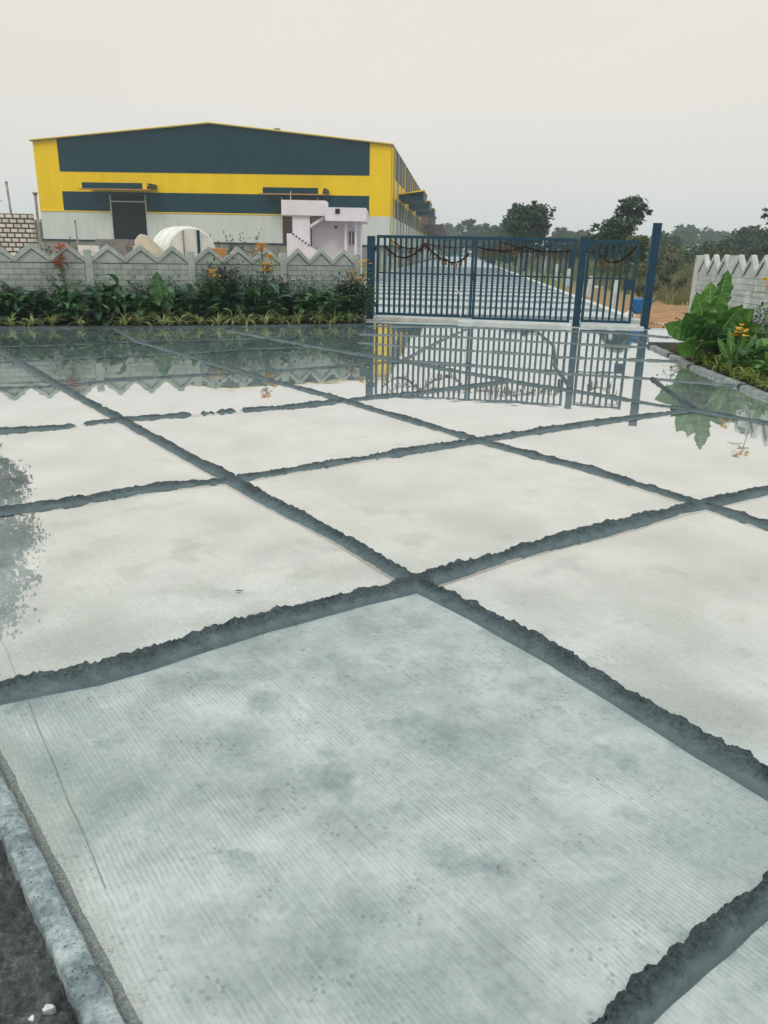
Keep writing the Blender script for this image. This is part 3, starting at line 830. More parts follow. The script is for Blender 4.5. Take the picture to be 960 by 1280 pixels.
# garlands of dried flowers and mango leaves
def garland(base, swags, label, dangle=.11, seed=1):
    """swags: (x0,z0,x1,z1,sag) in leaf coordinates"""
    rr = random.Random(seed)
    r_ = empty('garland', base.location.copy(), gz, label, 'garland', 'dried garlands tied to the gate')
    s_ = MB(); lf = MB()
    for x0, z0, x1, z1, sag, th in swags:
        pts = []
        n_ = 22
        for k in range(n_ + 1):
            t = k / n_
            pts.append(Vector((x0 + (x1 - x0) * t + rr.uniform(-.006, .006), -.045 + rr.uniform(-.01, .01), z0 + (z1 - z0) * t - 4 * sag * t * (1 - t) + rr.uniform(-.008, .008))))
        s_.tube(pts, [th * rr.uniform(.7, 1.3) for _ in pts], 6)
        for p in pts[::1]:
            if rr.random() < .75:
                ln = dangle * rr.uniform(.5, 1.7); a = rr.uniform(-.35, .35)
                q_ = p + Vector((a * ln, -.01, -ln))
                wx = .016 * rr.uniform(.6, 1.3)
                m2 = p.lerp(q_, .5)
                lf.add([p, m2 + Vector((wx, 0, 0)), q_, m2 + Vector((-wx, .004, 0))], [(0, 1, 2, 3)])
    s_.build('string', m_twine, r_, True)
    lf.build('dried_leaves', m_dryleaf, r_)
    return r_
def LX(px, base, py=318): return ongate(px, py) - (base.location - GA).dot(gd)
garland(l1, [(LX(480, l1), 1.75, LX(531, l1), 1.78, .30, .02), (LX(487, l1), 1.9, LX(531, l1), 1.78, .16, .012), (LX(531, l1), 1.78, LX(559, l1), 1.42, .06, .02),
             (LX(557, l1), 1.45, LX(587, l1), 1.60, .14, .02), (LX(531, l1), 1.8, LX(590, l1), 1.75, .06, .01)], 'scalloped brown dried garland looping across the left gate leaf', seed=2)
garland(l2, [(LX(598, l2), 1.74, LX(655, l2), 1.76, .10, .018), (LX(655, l2), 1.76, LX(712, l2), 1.70, .06, .018), (LX(622, l2), 1.86, LX(650, l2), 1.74, .0, .012), (LX(604, l2), 1.7, LX(700, l2), 1.68, .02, .01)],
        'nearly straight dried leaf garland across the right gate leaf', dangle=.16, seed=3)
garland(l3, [(LX(757, l3), 1.50, LX(794, l3), 1.82, .16, .02), (LX(757, l3), 1.5, LX(752, l3), 1.62, .0, .014)], 'short drooping garland on the wicket gate', dangle=.17, seed=4)
# white cord tied to the left leaf
b = MB()
cp = [gpt(ongate(*p), 0, -.05) for p in ((570, 344), (572, 352), (571, 360), (576, 368), (577, 380), (576, 394))]
for p, z in zip(cp, (1.10, .92, .78, .62, .38, .12)): p.z = z
b.tube(resamp(cp, .03), .009, 6)
tag(b.build('cord', m_rope, None, True), 'white cord dangling crookedly from the middle of the wide gate', 'cord')

# ------------------------------------------------------------------ warehouse
WY0, WY1 = 92.0, 89.4
def fac(px, py):
    """point on the facade plane from a picture position"""
    A_ = at(49, 250, WY0); B_ = at(488, 250, WY1)
    d = ray(px, py); ax, ay = A_.x, A_.y; wx, wy = B_.x - ax, B_.y - ay
    t = (ax * wy - ay * wx) / (d.x * wy - d.y * wx)
    p = Vector((0, 0, CAM_H)) + d * t
    L_ = math.hypot(wx, wy)
    return ((p.x - ax) * wx + (p.y - ay) * wy) / L_, p.z
A_ = at(49, 250, WY0); B_ = at(488, 250, WY1)
fz = math.atan2(B_.y - A_.y, B_.x - A_.x)
FWD = math.hypot(B_.x - A_.x, B_.y - A_.y)
wh = empty('warehouse', (A_.x, A_.y, 0), fz, 'long low warehouse with slate blue and yellow gabled front above a pale grey base', 'warehouse')
zE, zA = 12.25, 14.15                                   # eaves / ridge
zE = fac(49, 174)[1]; zA = fac(262, 155)[1]; xr = fac(262, 155)[0]
zE2 = fac(488, 184)[1]; zE = (zE + zE2) / 2
zPl = (fac(60, 303)[1] * 0 + fac(100, 297)[1] + fac(430, 308)[1]) / 2
zW = (fac(78, 262)[1] + fac(460, 272)[1]) / 2           # top of the pale base
zD1 = (fac(80, 236)[1] + fac(460, 248)[1]) / 2          # top of lower dark strip
zY0 = (fac(76, 211)[1] + fac(462, 223)[1]) / 2          # bottom of big dark panel
xl = fac(75, 215)[0]; xrr = fac(462, 215)[0]
def rz_(x): return zE + (zA - zE) * (x / xr if x < xr else (FWD - x) / (FWD - xr))
SL = 68.0; sdx = math.tan(R(5.0) + fz) * 0                # side runs along local +y, sheared slightly outwards
shear = math.tan(R(4.9)) * 1.0 + math.tan(fz)
def sh(mb):                                             # push the far end to the side wall's own line
    mb.v = [(x + shear * y if y > .8 else x, y, z) for x, y, z in mb.v]
    return mb
d1a, d1b = fac(139, 270)[0], fac(184, 270)[0]; zd1 = fac(160, 243)[1]
d2a, d2b = fac(352, 280)[0], fac(398, 280)[0]
b = MB(); b.prism([(0, zPl), (d1a, zPl), (d1a, zW), (0, zW)], 0, .25)
b.prism([(d1b, zPl), (d2a, zPl), (d2a, zW), (d1b, zW)], 0, .25); b.prism([(d2b, zPl), (FWD, zPl), (FWD, zW), (d2b, zW)], 0, .25)
b.build('base_cladding', m_pale, wh)
zdT = min(zd1, zD1 - .02)
b = MB()
b.prism([(0, zW + .003), (xl, zW + .003), (xl, zE + (zA - zE) * xl / xr), (0, zE)], 0, .25)
b.prism([(xrr, zW + .003), (FWD, zW + .003), (FWD, zE), (xrr, rz_(xrr))], 0, .25)
b.prism([(xl + .002, zD1), (xrr - .002, zD1), (xrr - .002, zY0), (xl + .002, zY0)], 0, .25)
b.build('yellow_cladding', m_yel, wh)
b = MB()
b.prism([(xl + .002, zY0 + .003), (xrr - .002, zY0 + .003), (xrr - .002, rz_(xrr)), (xr, zA), (xl + .002, rz_(xl))], -.03, .25)
b.build('upper_cladding', m_dark, wh)
b = MB()
for x0, x1 in ((xl + .002, d1a), (d1b, d2a), (d2b, xrr - .002)):
    b.prism([(x0, zW + .003), (x1, zW + .003), (x1, zD1 - .003), (x0, zD1 - .003)], -.02, .25)
for x0, x1 in ((d1a, d1b), (d2a, d2b)):
    b.prism([(x0, zdT), (x1, zdT), (x1, zD1 - .003), (x0, zD1 - .003)], -.02, .25)
b.build('lower_cladding', m_dark, wh)
# trim lines, plinth
b = MB(); b.box(0, d1a, -.06, -.003, zW - .05, zW + .06); b.box(d1b, d2a, -.06, -.003, zW - .05, zW + .06); b.box(d2b, xrr, -.06, -.003, zW - .05, zW + .06)
b.build('flashing', m_yel, wh)
b = MB(); b.box(-.15, FWD + .15, -.10, .3, zPl - .16, zPl - .002); b.build('base_flashing', m_gpost, wh)
b = MB(); b.box(-.1, FWD + .1, 0, SL, -.5, zPl - .165); sh(b).build('plinth', m_plinth, wh)
# roof with slight overhang and pale edge
b = MB()
rf = [(-.2, zE - .02), (xr, zA + .0), (FWD + .2, zE - .02), (FWD + .2, zE + .10), (xr, zA + .13), (-.2, zE + .10)]
b.prism([(p[0], p[1]) for p in rf], -.35, SL)
b.v = [(x + (shear * y if y > 1 else 0), y, z) for x, y, z in b.v]
b.build('roof', m_roof, wh)
b = MB(); b.prism([(-.21, zE + .11), (xr, zA + .14), (FWD + .21, zE + .11), (FWD + .21, zE + .03), (xr, zA + .06), (-.21, zE + .03)], -.42, -.352); b.build('barge_trim', m_yel, wh)
b = MB(); b.box(xr + 6.5, xr + 7.1, 2, 2.6, zA - .55, zA - .05); b.build('roof_vent', m_pole, wh)
# doors
for (x0, x1, nm, mt) in ((d1a, d1b, 'shutter_door', m_shutter), (d2a, d2b, 'shutter_door', m_maroon)):
    b = MB(); b.box(x0 + .12, x1 - .12, .12, .2, zPl, zdT - .02); d_ = b.build(nm, mt, wh)
    b = MB(); b.box(x0 - .0, x0 + .119, -.05, .3, zPl, zdT - .01); b.box(x1 - .119, x1, -.05, .3, zPl, zdT - .01)
    b.box(x0 + .12, x1 - .12, -.05, .12, zdT - .8, zdT - .68)
    b.build('door_frame', m_sill, d_)
    d_['label'] = 'wide dark shutter door under the left canopy' if mt is m_shutter else 'maroon shutter door under the right canopy'
# canopies on the facade
def canopy(x0, x1, z0, z1, dep, name='canopy'):
    b = MB(); b.prism([(x0 + .5, z0 + .10), (x1 - .5, z0 + .10), (x1 - .5, z1), (x0 + .5, z1)], -dep, -dep + .12)
    c_ = b.build(name, m_dark, wh)
    b = MB(); b.box(x0 + .45, x1 - .05, -dep + .121, -.04, z0 + .3, z0 + .42); b.build('deck', m_sidedark, c_)
    b = MB(); b.box(x0 + .1, x1 - .1, -dep - .06, -dep + .3, z0 - .02, z0 + .098); b.build('edge_trim', m_orange, c_)
    for xx in (x0, x1 - .9):
        b = MB(); b.prism([(xx, z0 + .1), (xx + .45, z0 + .1), (xx + .45, z1 + .02), (xx, z1 + .02)], -dep - .03, -dep + .25); b.build('end_cap', m_yel, c_)
    for xx in (x0 + .5, x1 - .4):
        b = MB(); b.box(xx, xx + .3, -dep + .31, -.04, z0 + .45, z1); b.build('side_beam', m_maroon, c_)
for (p0, p1) in (((109, 240), (197, 229)), ((329, 246), (412, 235))):
    x0, z0 = fac(*p0); x1, z1 = fac(*p1)
    zc = (z0 + z1) / 2
    canopy(x0, x1, fac((p0[0] + p1[0]) / 2, p0[1] - 1)[1], fac((p0[0] + p1[0]) / 2, p0[1] - 9.5)[1], 2.2)
# side wall (local plane through the right corner, running back)
def side(mb, y0, y1, z0, z1, t=.12, off=0):
    x0 = FWD + off
    mb.add([(x0 + shear * y0, y0, z0), (x0 + t + shear * y0, y0, z0), (x0 + t + shear * y1, y1, z0), (x0 + shear * y1, y1, z0),
            (x0 + shear * y0, y0, z1), (x0 + t + shear * y0, y0, z1), (x0 + t + shear * y1, y1, z1), (x0 + shear * y1, y1, z1)],
           [(0, 3, 2, 1), (4, 5, 6, 7), (0, 1, 5, 4), (1, 2, 6, 5), (2, 3, 7, 6), (3, 0, 4, 7)])
b = MB(); side(b, .27, SL, zPl, zW - .01); b.build('side_base_cladding', m_sidepale, wh)
b = MB(); side(b, .27, 2.0, zW, zE - .05); side(b, 2.01, SL, zD1, zY0); b.build('side_yellow_cladding', m_sideyel, wh)
b = MB(); side(b, 2.01, SL, zY0 + .003, zE - .05, .1); side(b, 2.01, SL, zW, zD1 - .003, .1); b.build('side_dark_cladding', m_sidedark, wh)
for k in range(12):
    y = 2.4 + k * 5.6
    b = MB(); side(b, y, y + .3, zPl + .02, zE - .1, .14, .125); b.build('downpipe', m_yel if k % 3 == 0 else m_steel, wh)
for k in range(3):
    y = 10 + k * 19
    b = MB(); zc = zD1 + .35
    b.prism([(FWD + .15, zc), (FWD + 3.1, zc - .05), (FWD + 3.1, zc + .9), (FWD + 2.9, zc + .9), (FWD + 2.9, zc + .3), (FWD + .15, zc + .45)], y, y + 10)
    b.v = [(x + shear * y_, y_, z) for x, y_, z in b.v]
    c_ = b.build('side_canopy', m_dark, wh)
    b = MB(); b.prism([(FWD + .15, zc + .46), (FWD + 3.2, zc + .91), (FWD + 3.2, zc + 1.05), (FWD + .15, zc + .6)], y - .2, y + 10.2)
    b.v = [(x + shear * y_, y_, z) for x, y_, z in b.v]; b.build('edge_trim', m_yel, c_)
# back and far side so that the shed is closed
b = MB(); b.box(.01, FWD - .01, SL - .2, SL - .05, zPl, zE - .1); b.v = [(x + shear * y, y, z) for x, y, z in b.v]; b.build('rear_cladding', m_pale, wh)
b = MB(); b.box(0, .15, .27, SL - .3, zPl, zE - .05); b.v = [(x + shear * y, y, z) for x, y, z in b.v]; b.build('far_side_cladding', m_sideyel, wh)

# second, maroon shed farther down the same line
cr = math.tan(R(4.9))
by0 = WY1 + SL + 3; bx0 = B_.x + cr * (by0 - WY1)
w2r = empty('warehouse', (bx0, by0, 0), -R(4.9), 'dark maroon shed beyond the yellow warehouse, seen end on', 'warehouse')
b = MB(); b.box(-34, 0, 0, 92, zPl, zE - 1.0); b.build('wall', m_brown, w2r)
b = MB(); b.prism([(-34.4, zE - .99), (.5, zE - .99), (.5, zE - .8), (-17, zE + 1.0), (-34.4, zE - .8)], -.4, 92.4); b.build('roof', m_brown, w2r)
b = MB(); b.box(-34.1, .1, -.1, 92.1, -.5, zPl - .01); b.build('plinth', m_sidepale, w2r)
b = MB(); b.box(.01, .12, 2, 91, zPl, zPl + 3.0); b.build('side_strip', m_sidepale, w2r)
for k in range(4):
    y = 4 + k * 22
    b = MB(); b.prism([(.13, 6.1), (4.2, 6.0), (4.2, 6.9), (.13, 6.8)], y, y + 13); c_ = b.build('side_canopy', m_brown, w2r)
for k in range(9):
    b = MB(); b.box(.125, .3, 3 + k * 10, 3.5 + k * 10, zPl, zE - 1.1); b.build('column', m_orange if k < 3 else m_brown, w2r)

# ------------------------------------------------------------------ white gatehouse with outside stair
GY = 45.0
def gp(px, py, dy=0): return at(px, py, GY + dy)
g0 = gp(353, 300)
gh = empty('gatehouse', (g0.x, GY, 0), 0, 'small white flat roofed gatehouse with an outside stair', 'building')
def lx(px, py=290): return gp(px, py).x - g0.x
def lz(px, py): return gp(px, py).z
b = MB()                                               # main room, recessed face
b.box(lx(388), lx(450), .0 + .9, 3.6, -.3, lz(420, 262)); b.build('wall', m_white, gh)
b = MB()
b.box(lx(408), lx(458), -.9, 4.0, lz(432, 277), lz(432, 260.5)); s1_ = b.build('roof_slab', m_white, gh)
b = MB(); b.box(lx(420.5), lx(426), -.94, -.905, lz(424, 268), lz(424, 262)); b.box(lx(421.5), lx(425), -1.0, -.94, lz(424, 266.5), lz(424, 263)); b.build('flood_lamp', m_black, s1_)
b = MB(); b.box(lx(353), lx(407.8), -.2, 1.6, lz(380, 269.5), lz(380, 250.5)); b.build('stair_head_wall', m_white, gh)
b = MB(); b.box(lx(365.8), lx(387.5), -.05, .25, -.3, lz(376, 269.5) - .003); b.build('stair_wall', m_white, gh)
b = MB()                                               # outside flight going down to the right, seen below
b.prism([(lx(360), -.3), (lx(400), -.3), (lx(400), lz(400, 316)), (lx(367), lz(367, 292)), (lx(360), lz(360, 292))], -.6, -.25); f_ = b.build('lower_stair', m_white, gh)
for k in range(6):
    t = k / 5; px = 368 + 19 * t; py = 292.5 + 13.5 * t
    b = MB(); b.box(lx(px) - .04, lx(px) + .05, -.63, -.602, lz(px, py) - .06, lz(px, py) + .02); b.build('step_end', m_black, f_)
b = MB()                                               # sloping soffit of the upper flight
b.prism([(lx(387.6), lz(388, 281)), (lx(404), lz(404, 270)), (lx(406), lz(406, 269.5)), (lx(406), lz(406, 273)), (lx(387.6), lz(388, 285))], .0, .88); b.build('upper_stair_soffit', m_white, gh)
b = MB(); b.box(lx(386), lx(405), -.1, .3, lz(395, 269.4), lz(395, 268)); b.build('landing_slab', m_white, gh)
for a_x in (431, 443.5):
    b = MB(); b.box(lx(a_x), lx(a_x + 3), -.3, .0, -.3, lz(a_x, 277) - .002); b.build('column', m_white, gh)
b = MB(); b.box(lx(434.5), lx(443), .84, .896, lz(438, 305), lz(438, 289)); wn = b.build('window', m_glass, gh)
b = MB()
for px in (434, 438, 442.3):
    b.box(lx(px), lx(px) + .06, .79, .838, lz(438, 306), lz(438, 287.5))
b.box(lx(433.5), lx(444), .79, .838, lz(438, 287.4), lz(438, 286)); b.build('window_bars', m_white, wn)
b = MB(); b.box(lx(417), lx(420), .84, .896, lz(418, 285), lz(418, 282)); b.build('vent', m_black, gh)
b = MB(); b.tube([(lx(363), .4, lz(363, 250)), (lx(363), .4, lz(363, 238))], .03, 6); b.build('vent_pipe', m_steel, gh)

# ------------------------------------------------------------------ yard things behind the left wall
# sand heap
hp = at(180, 305, 27.0)
b = MB(); vs_ = []; nr, na = 18, 40
for i in range(nr + 1):
    for k in range(na):
        a = 2 * math.pi * k / na; rr = (i / nr) * 1.15 * (1 + .12 * noise.noise(Vector((math.cos(a) * 1.5, math.sin(a) * 1.5, 4))))
        z = 2.10 * max(0, 1 - (i / nr) ** 1.15) ** .9
        x, y = math.cos(a) * rr * 1.5, math.sin(a) * rr * 1.3
        z = min(z, 2.02) + .06 * noise.noise(Vector((x * 2, y * 2, 1))) + .03 * noise.noise(Vector((x * 7, y * 7, 1)))
        vs_.append((x, y, z))
b.add(vs_, [(i * na + k, i * na + (k + 1) % na, (i + 1) * na + (k + 1) % na, (i + 1) * na + k) for i in range(nr) for k in range(na)])
o = b.build('sand_heap', m_sand, None, True); o.location = (hp.x, 27, -.05); o.scale = (.95, 1, 1.0)
tag(o, 'pale cone of sand standing behind the left wall', 'sand heap')
# white drum (two steel tank ends joined by a belt) lying on its side
dp = at(229, 305, 28.0)
dr = empty('drum', (dp.x, 28.0, 1.28), R(42), 'round white steel drum lying on its side behind the left wall', 'drum')
rad, half = .98, .62
b = MB(); n_ = 48
vs_ = []
for j, (r_, y) in enumerate(((rad - .06, -half), (rad, -half + .05), (rad, -half + .3), (rad + .025, -half + .31), (rad + .025, -half + .37), (rad, -half + .38), (rad, half - .38), (rad + .025, half - .37), (rad + .025, half - .31), (rad, half - .3), (rad, half - .05), (rad - .06, half))):
    for k in range(n_):
        a = 2 * math.pi * k / n_; vs_.append((math.cos(a) * r_, y, math.sin(a) * r_))
b.add(vs_, [(j * n_ + k, j * n_ + (k + 1) % n_, (j + 1) * n_ + (k + 1) % n_, (j + 1) * n_ + k) for j in range(11) for k in range(n_)])
b.build('shell', m_tank, dr, False)
for s_ in (-1, 1):
    b = MB(); vs_ = [(0, s_ * (half + .05), 0)] + [(math.cos(2 * math.pi * k / n_) * (rad - .061), s_ * (half - .0), math.sin(2 * math.pi * k / n_) * (rad - .061)) for k in range(n_)]
    b.add(vs_, [(0, k + 1, (k + 1) % n_ + 1) for k in range(n_)]); b.build('end_plate', m_tank, dr)
    b = MB(); b.box(.18, .27, s_ * (half + .055) - .02, s_ * (half + .055) + .02, -.9, .88); b.build('brace', m_gpost, dr)
    b = MB(); b.box(-.34, -.31, s_ * (half + .04) - .02, s_ * (half + .04) + .02, -.86, .86); b.build('seam', m_pole, dr)
b = MB(); b.box(-.8, .8, -.5, .5, -1.38, -.95); b.build('cradle', m_pole, dr)
# blockwork pier
bp = at(18, 290, 30.0)
bw = MB(); bw.box(-2.6, .66, 0, .3, -.1, at(18, 267, 30).z); 
o = bw.build('block_wall', m_blocks); o.location = (at(18, 290, 30).x, 30, 0)
tag(o, 'unfinished wall of pale blocks with dark joints at the far left', 'wall')
# loose stack of blocks top, two poles
def pole(px0, py0, px1, py1, Y, rad_, label, cap=False):
    a = at(px0, py0, Y); c = at(px1, py1, Y)
    d = (a - c); bottom = c + d * (-(c.z) / d.z) if abs(d.z) > 1e-6 else c
    r_ = empty('pole', (bottom.x, Y, -.05), 0, label, 'pole', 'poles behind the left wall')
    b = MB(); b.tube([(0, 0, 0), (a.x - bottom.x, 0, a.z + .05)], rad_, 8); b.build('shaft', m_pole, r_, True)
    b = MB(); b.tube([(a.x - bottom.x, 0, a.z + .05), (a.x - bottom.x, 0, a.z + .12)], rad_ * (1.7 if cap else 1.1), 8); b.build('cap', m_pole, r_, True)
pole(8, 229, 14, 268, 31, .045, 'leaning grey pole rising behind the block wall, leftmost')
pole(44, 243, 50, 300, 28, .05, 'grey pole with a small cap left of the warehouse corner', True)
pole(94, 278, 98, 310, 26, .03, 'thin dark stick above the red flowers')
# brick/rubble bits
for i, (px, py, Y, sx, mt, lab) in enumerate(((113, 308, 24, .28, m_tank, 'white block stack with pale top behind the left wall'), (143, 306, 25, .5, m_plinth, 'dark grey stack of slabs left of the sand heap'), (276, 318, 25, .2, m_orange, 'small heap of red bricks right of the drum'))):
    p = at(px, py, Y)
    r_ = empty('block_stack', (p.x, Y, 0), rnd.uniform(-.3, .3), lab, 'stack')
    top = p.z + .0
    k = 0; z = 0
    while z < top:
        b = MB(); jx = rnd.uniform(-.04, .04); b.box(-sx + jx, sx + jx, -.3, .3, z, z + .19); b.build('layer', mt, r_, False, .01); z += .2
# soil of the bed behind the kerb, left
bs = MB()
bf = [Vector((-12.9, 14.25, 0)), bed0, bed1, bed2, Vector((-.55, 18.6, 0))]
bk = [Vector((-.62, 19.9, 0)), Vector((-1.0, 19.85, 0)), Vector((-7.45, 16.67, 0)), Vector((-15.2, 12.85, 0))]
bs.prismz([(p.x, p.y) for p in bf[:]] + [(p.x, p.y) for p in bk], -.02, .045)
tag(bs.build('planting_bed', m_bedsoil), None, None, kind='structure')
kb = along([Vector((-12.9, 14.2, 0)), bed0, bed1, bed2, Vector((-.55, 18.45, 0))], [(-.04, -.03), (-.035, .028), (-.02, .04), (.02, .042), (.03, .03), (.035, -.03)], .05, 21, .006, 'kerb', m_bund)
tag(kb, 'low dark concrete edging along the front of the left planting bed', 'kerb')
# right bed
k1, k2, k3, k4 = G(820, 436), G(868, 460), G(935, 487), G(960, 497)
bs = MB(); bs.prismz([(k1.x + .05, k1.y), (k2.x + .1, k2.y), (k3.x + .1, k3.y), (k4.x + .1, k4.y), (k4.x, 1.5), (6.9, 1.5), (6.9, 14.62), (k1.x + .05, 14.55)], -.02, .05)
tag(bs.build('planting_bed', m_bedsoil), None, None, kind='structure')
kp = [k1, k2, k3, k4, Vector((k4.x - .05, 6.5, 0)), Vector((k4.x - .05, 2, 0))]
segs = [(k1, G(842, 446)), (G(845, 447.5), k2), (G(872, 461.5), G(932, 485)), (G(936, 487.5), G(985, 507)), (G(990, 509), Vector((4.6, 5.8, 0)))]
for i, (a, c) in enumerate(segs):
    o = along([a, c], [(.05, -.03), (.035, .018), (.02, .040), (.005, .055), (-.03, .058), (-.07, .060), (-.10, .058), (-.115, .05), (-.125, -.03)], .015, 40 + i, .013, 'kerb', m_kerb3)
    tag(o, ['farthest rough mortar kerb piece at the corner of the right bed', 'second rough kerb piece from the back, beside the big leaves', 'longest rough kerb piece beside the spider plants of the right bed',
            'nearest visible rough kerb piece at the right edge', 'rough kerb piece of the right bed outside the frame'][i], 'kerb', 'rough kerb pieces of the right bed')
b = MB(); b.box(k1.x - .05, 6.9, 14.56, 14.68, -.03, .09)
tag(b.build('kerb', m_bund2, None, False, .01), 'straight dark back edging of the right bed by the gate', 'kerb')

# ------------------------------------------------------------------ plants
def blade(mb, base, az, tilt, ln, wd, droop, n=6, fold=.2, mi=0, mi2=None, shape=.5, twist=0):
    """one leaf: arching strip, three vertices across; shape = where it is widest"""
    d = Vector((math.cos(az), math.sin(az), 0)); s_ = Vector((-d.y, d.x, 0))
    p = Vector(base); el = tilt; rows = []
    for k in range(n + 1):
        t = k / n
        e2 = shape
        ww = wd * .5 * (math.sin(math.pi * min(1, max(0.02, (t ** (math.log(.5) / math.log(e2))))))) ** .8 if k < n else .0005
        fw_ = d * math.cos(el) + Vector((0, 0, math.sin(el)))
        upv = Vector((0, 0, math.cos(el))) - d * math.sin(el)
        sv = s_ * math.cos(twist * t) + upv * math.sin(twist * t)
        rows.append((p - sv * ww + upv * ww * fold, p.copy(), p + sv * ww + upv * ww * fold))
        p = p + fw_ * (ln / n)
        el -= droop / n
    vs_ = [q for r_ in rows for q in r_]
    fs1, fs2 = [], []
    for k in range(n):
        a = 3 * k
        fs1.append((a, a + 1, a + 4, a + 3)); fs2.append((a + 1, a + 2, a + 5, a + 4))
    b0 = len(mb.v)
    mb.add(vs_, fs1 + fs2, mi)
    if mi2 is not None:
        pass
    return rows

def strap(mb, base, az, tilt, ln, wd, droop, n=7):
    """variegated strap leaf: green centre with cream margins (5 across)"""
    d = Vector((math.cos(az), math.sin(az), 0)); s_ = Vector((-d.y, d.x, 0))
    p = Vector(base); el = tilt; rows = []
    for k in range(n + 1):
        t = k / n; ww = wd * .5 * (1 - t ** 2.2) + .0006
        fw_ = d * math.cos(el) + Vector((0, 0, math.sin(el))); upv = Vector((0, 0, math.cos(el))) - d * math.sin(el)
        rows.append([p + s_ * ww * q_ + upv * abs(q_) * ww * .3 for q_ in (-1, -.42, .42, 1)])
        p = p + fw_ * (ln / n); el -= droop / n
    b0 = len(mb.v)
    mb.v += [tuple(q) for r_ in rows for q in r_]
    for k in range(n):
        for j in range(3):
            a = b0 + 4 * k + j
            mb.f.append((a, a + 1, a + 5, a + 4)); mb.m.append(1 if j != 1 else 0)

def spider(seed, nb=34, s_=1.0, label='', loc=None):
    rr = random.Random(seed)
    r_ = empty('spider_plant', loc, rr.uniform(0, 6.28), label, 'plant', None)
    mb = MB()
    for i in range(nb):
        strap(mb, (rr.uniform(-.02, .02), rr.uniform(-.02, .02), 0), rr.uniform(0, 6.28), rr.uniform(.6, 1.45), rr.uniform(.26, .46) * s_, rr.uniform(.018, .030) * s_, rr.uniform(1.0, 2.5))
    mb.build('foliage', [m_leafb, m_cream], r_)
    return r_

def big_leaf(mb, mv, base, lean, fwd, stalk, ln, wd, droop=.5, turn=0, slean=None):
    """petiole plus a large oval blade; lean = sideways tilt, fwd = tilt towards the open side, turn = facing"""
    fa = R(-100 + turn)
    F_ = Vector((math.cos(fa), math.sin(fa), 0)); S_ = Vector((-F_.y, F_.x, 0))
    sl = lean * .45 if slean is None else slean
    b0 = Vector(base)
    sd = (Vector((0, 0, 1)) + S_ * math.tan(R(sl)) + F_ * math.tan(R(fwd * .35))).normalized()
    b1 = b0 + sd * stalk
    mv.tube([b0, b0.lerp(b1, .5) + Vector((0, 0, .015)), b1], [.014, .011, .008], 6)
    D = (Vector((0, 0, 1)) * math.cos(R(lean)) + S_ * math.sin(R(lean))).normalized()
    D = (D * math.cos(R(fwd)) + F_ * math.sin(R(fwd))).normalized()
    side = D.cross(F_)
    side.normalize()
    n, c_ = 26, 11
    p = b1.copy(); rows = []
    ph = random.Random(int(lean * 7 + fwd * 13 + ln * 100)).uniform(0, 6)
    for k in range(n + 1):
        t = k / n
        prof = (math.sin(math.pi * t ** .78)) ** .55 if 0 < t < 1 else .03
        Nn = side.cross(D).normalized()
        row = []
        for j in range(c_):
            u = (j / (c_ - 1) - .5) * 2
            wv_ = (.024 * math.sin(t * 21 + ph + (2 if u > 0 else 0)) + .008 * math.sin(t * 43 + ph)) * abs(u) ** 1.6 * wd / .3
            rib = .004 * math.cos(t * 50 - abs(u) * 9) * (1 - abs(u))
            row.append(p + side * u * wd * .5 * prof * (1 + .025 * math.sin(t * 23 + ph * u)) + Nn * (abs(u) * wd * .20 * prof + (wv_ + rib) * prof) - D * (abs(u) ** 1.5) * wd * .13)
        rows.append(row)
        p = p + D * (ln / n)
        D = (D + (F_ * .8 - Vector((0, 0, .35))) * (droop / n)).normalized()
    b_ = len(mb.v)
    mb.v += [tuple(q) for r_ in rows for q in r_]
    for k in range(n):
        for j in range(c_ - 1):
            a = b_ + k * c_ + j
            mb.f.append((a, a + 1, a + c_ + 1, a + c_)); mb.m.append(0)
    mid_ = c_ // 2
    mv.tube([rows[k][mid_] for k in range(n + 1)], [.007 * (1 - k / n) + .0015 for k in range(n + 1)], 5, 1)
    for k in range(2, n - 5, 3):
        for sd_ in (1, -1):
            pts = [rows[min(n, k + int(i * 1.1))][mid_ + sd_ * i] for i in range(0, mid_)]
            mv.tube(pts, [.0026, .0023, .002, .0015, .001][:len(pts)], 3, 1, False)

def ear_plant(seed, leaves, label, loc, group=None, mat=None):
    r_ = empty('elephant_ear_plant', loc, 0, label, 'plant', group)
    mb, mv = MB(), MB()
    for lf_ in leaves:
        big_leaf(mb, mv, (lf_[0] * .0012 + rnd.uniform(-.03, .03), rnd.uniform(-.06, .06), 0), *lf_)
    mb.build('foliage', mat or m_leafb, r_, True)
    mv.build('stalks', [m_stem, m_vein], r_, True)
    return r_

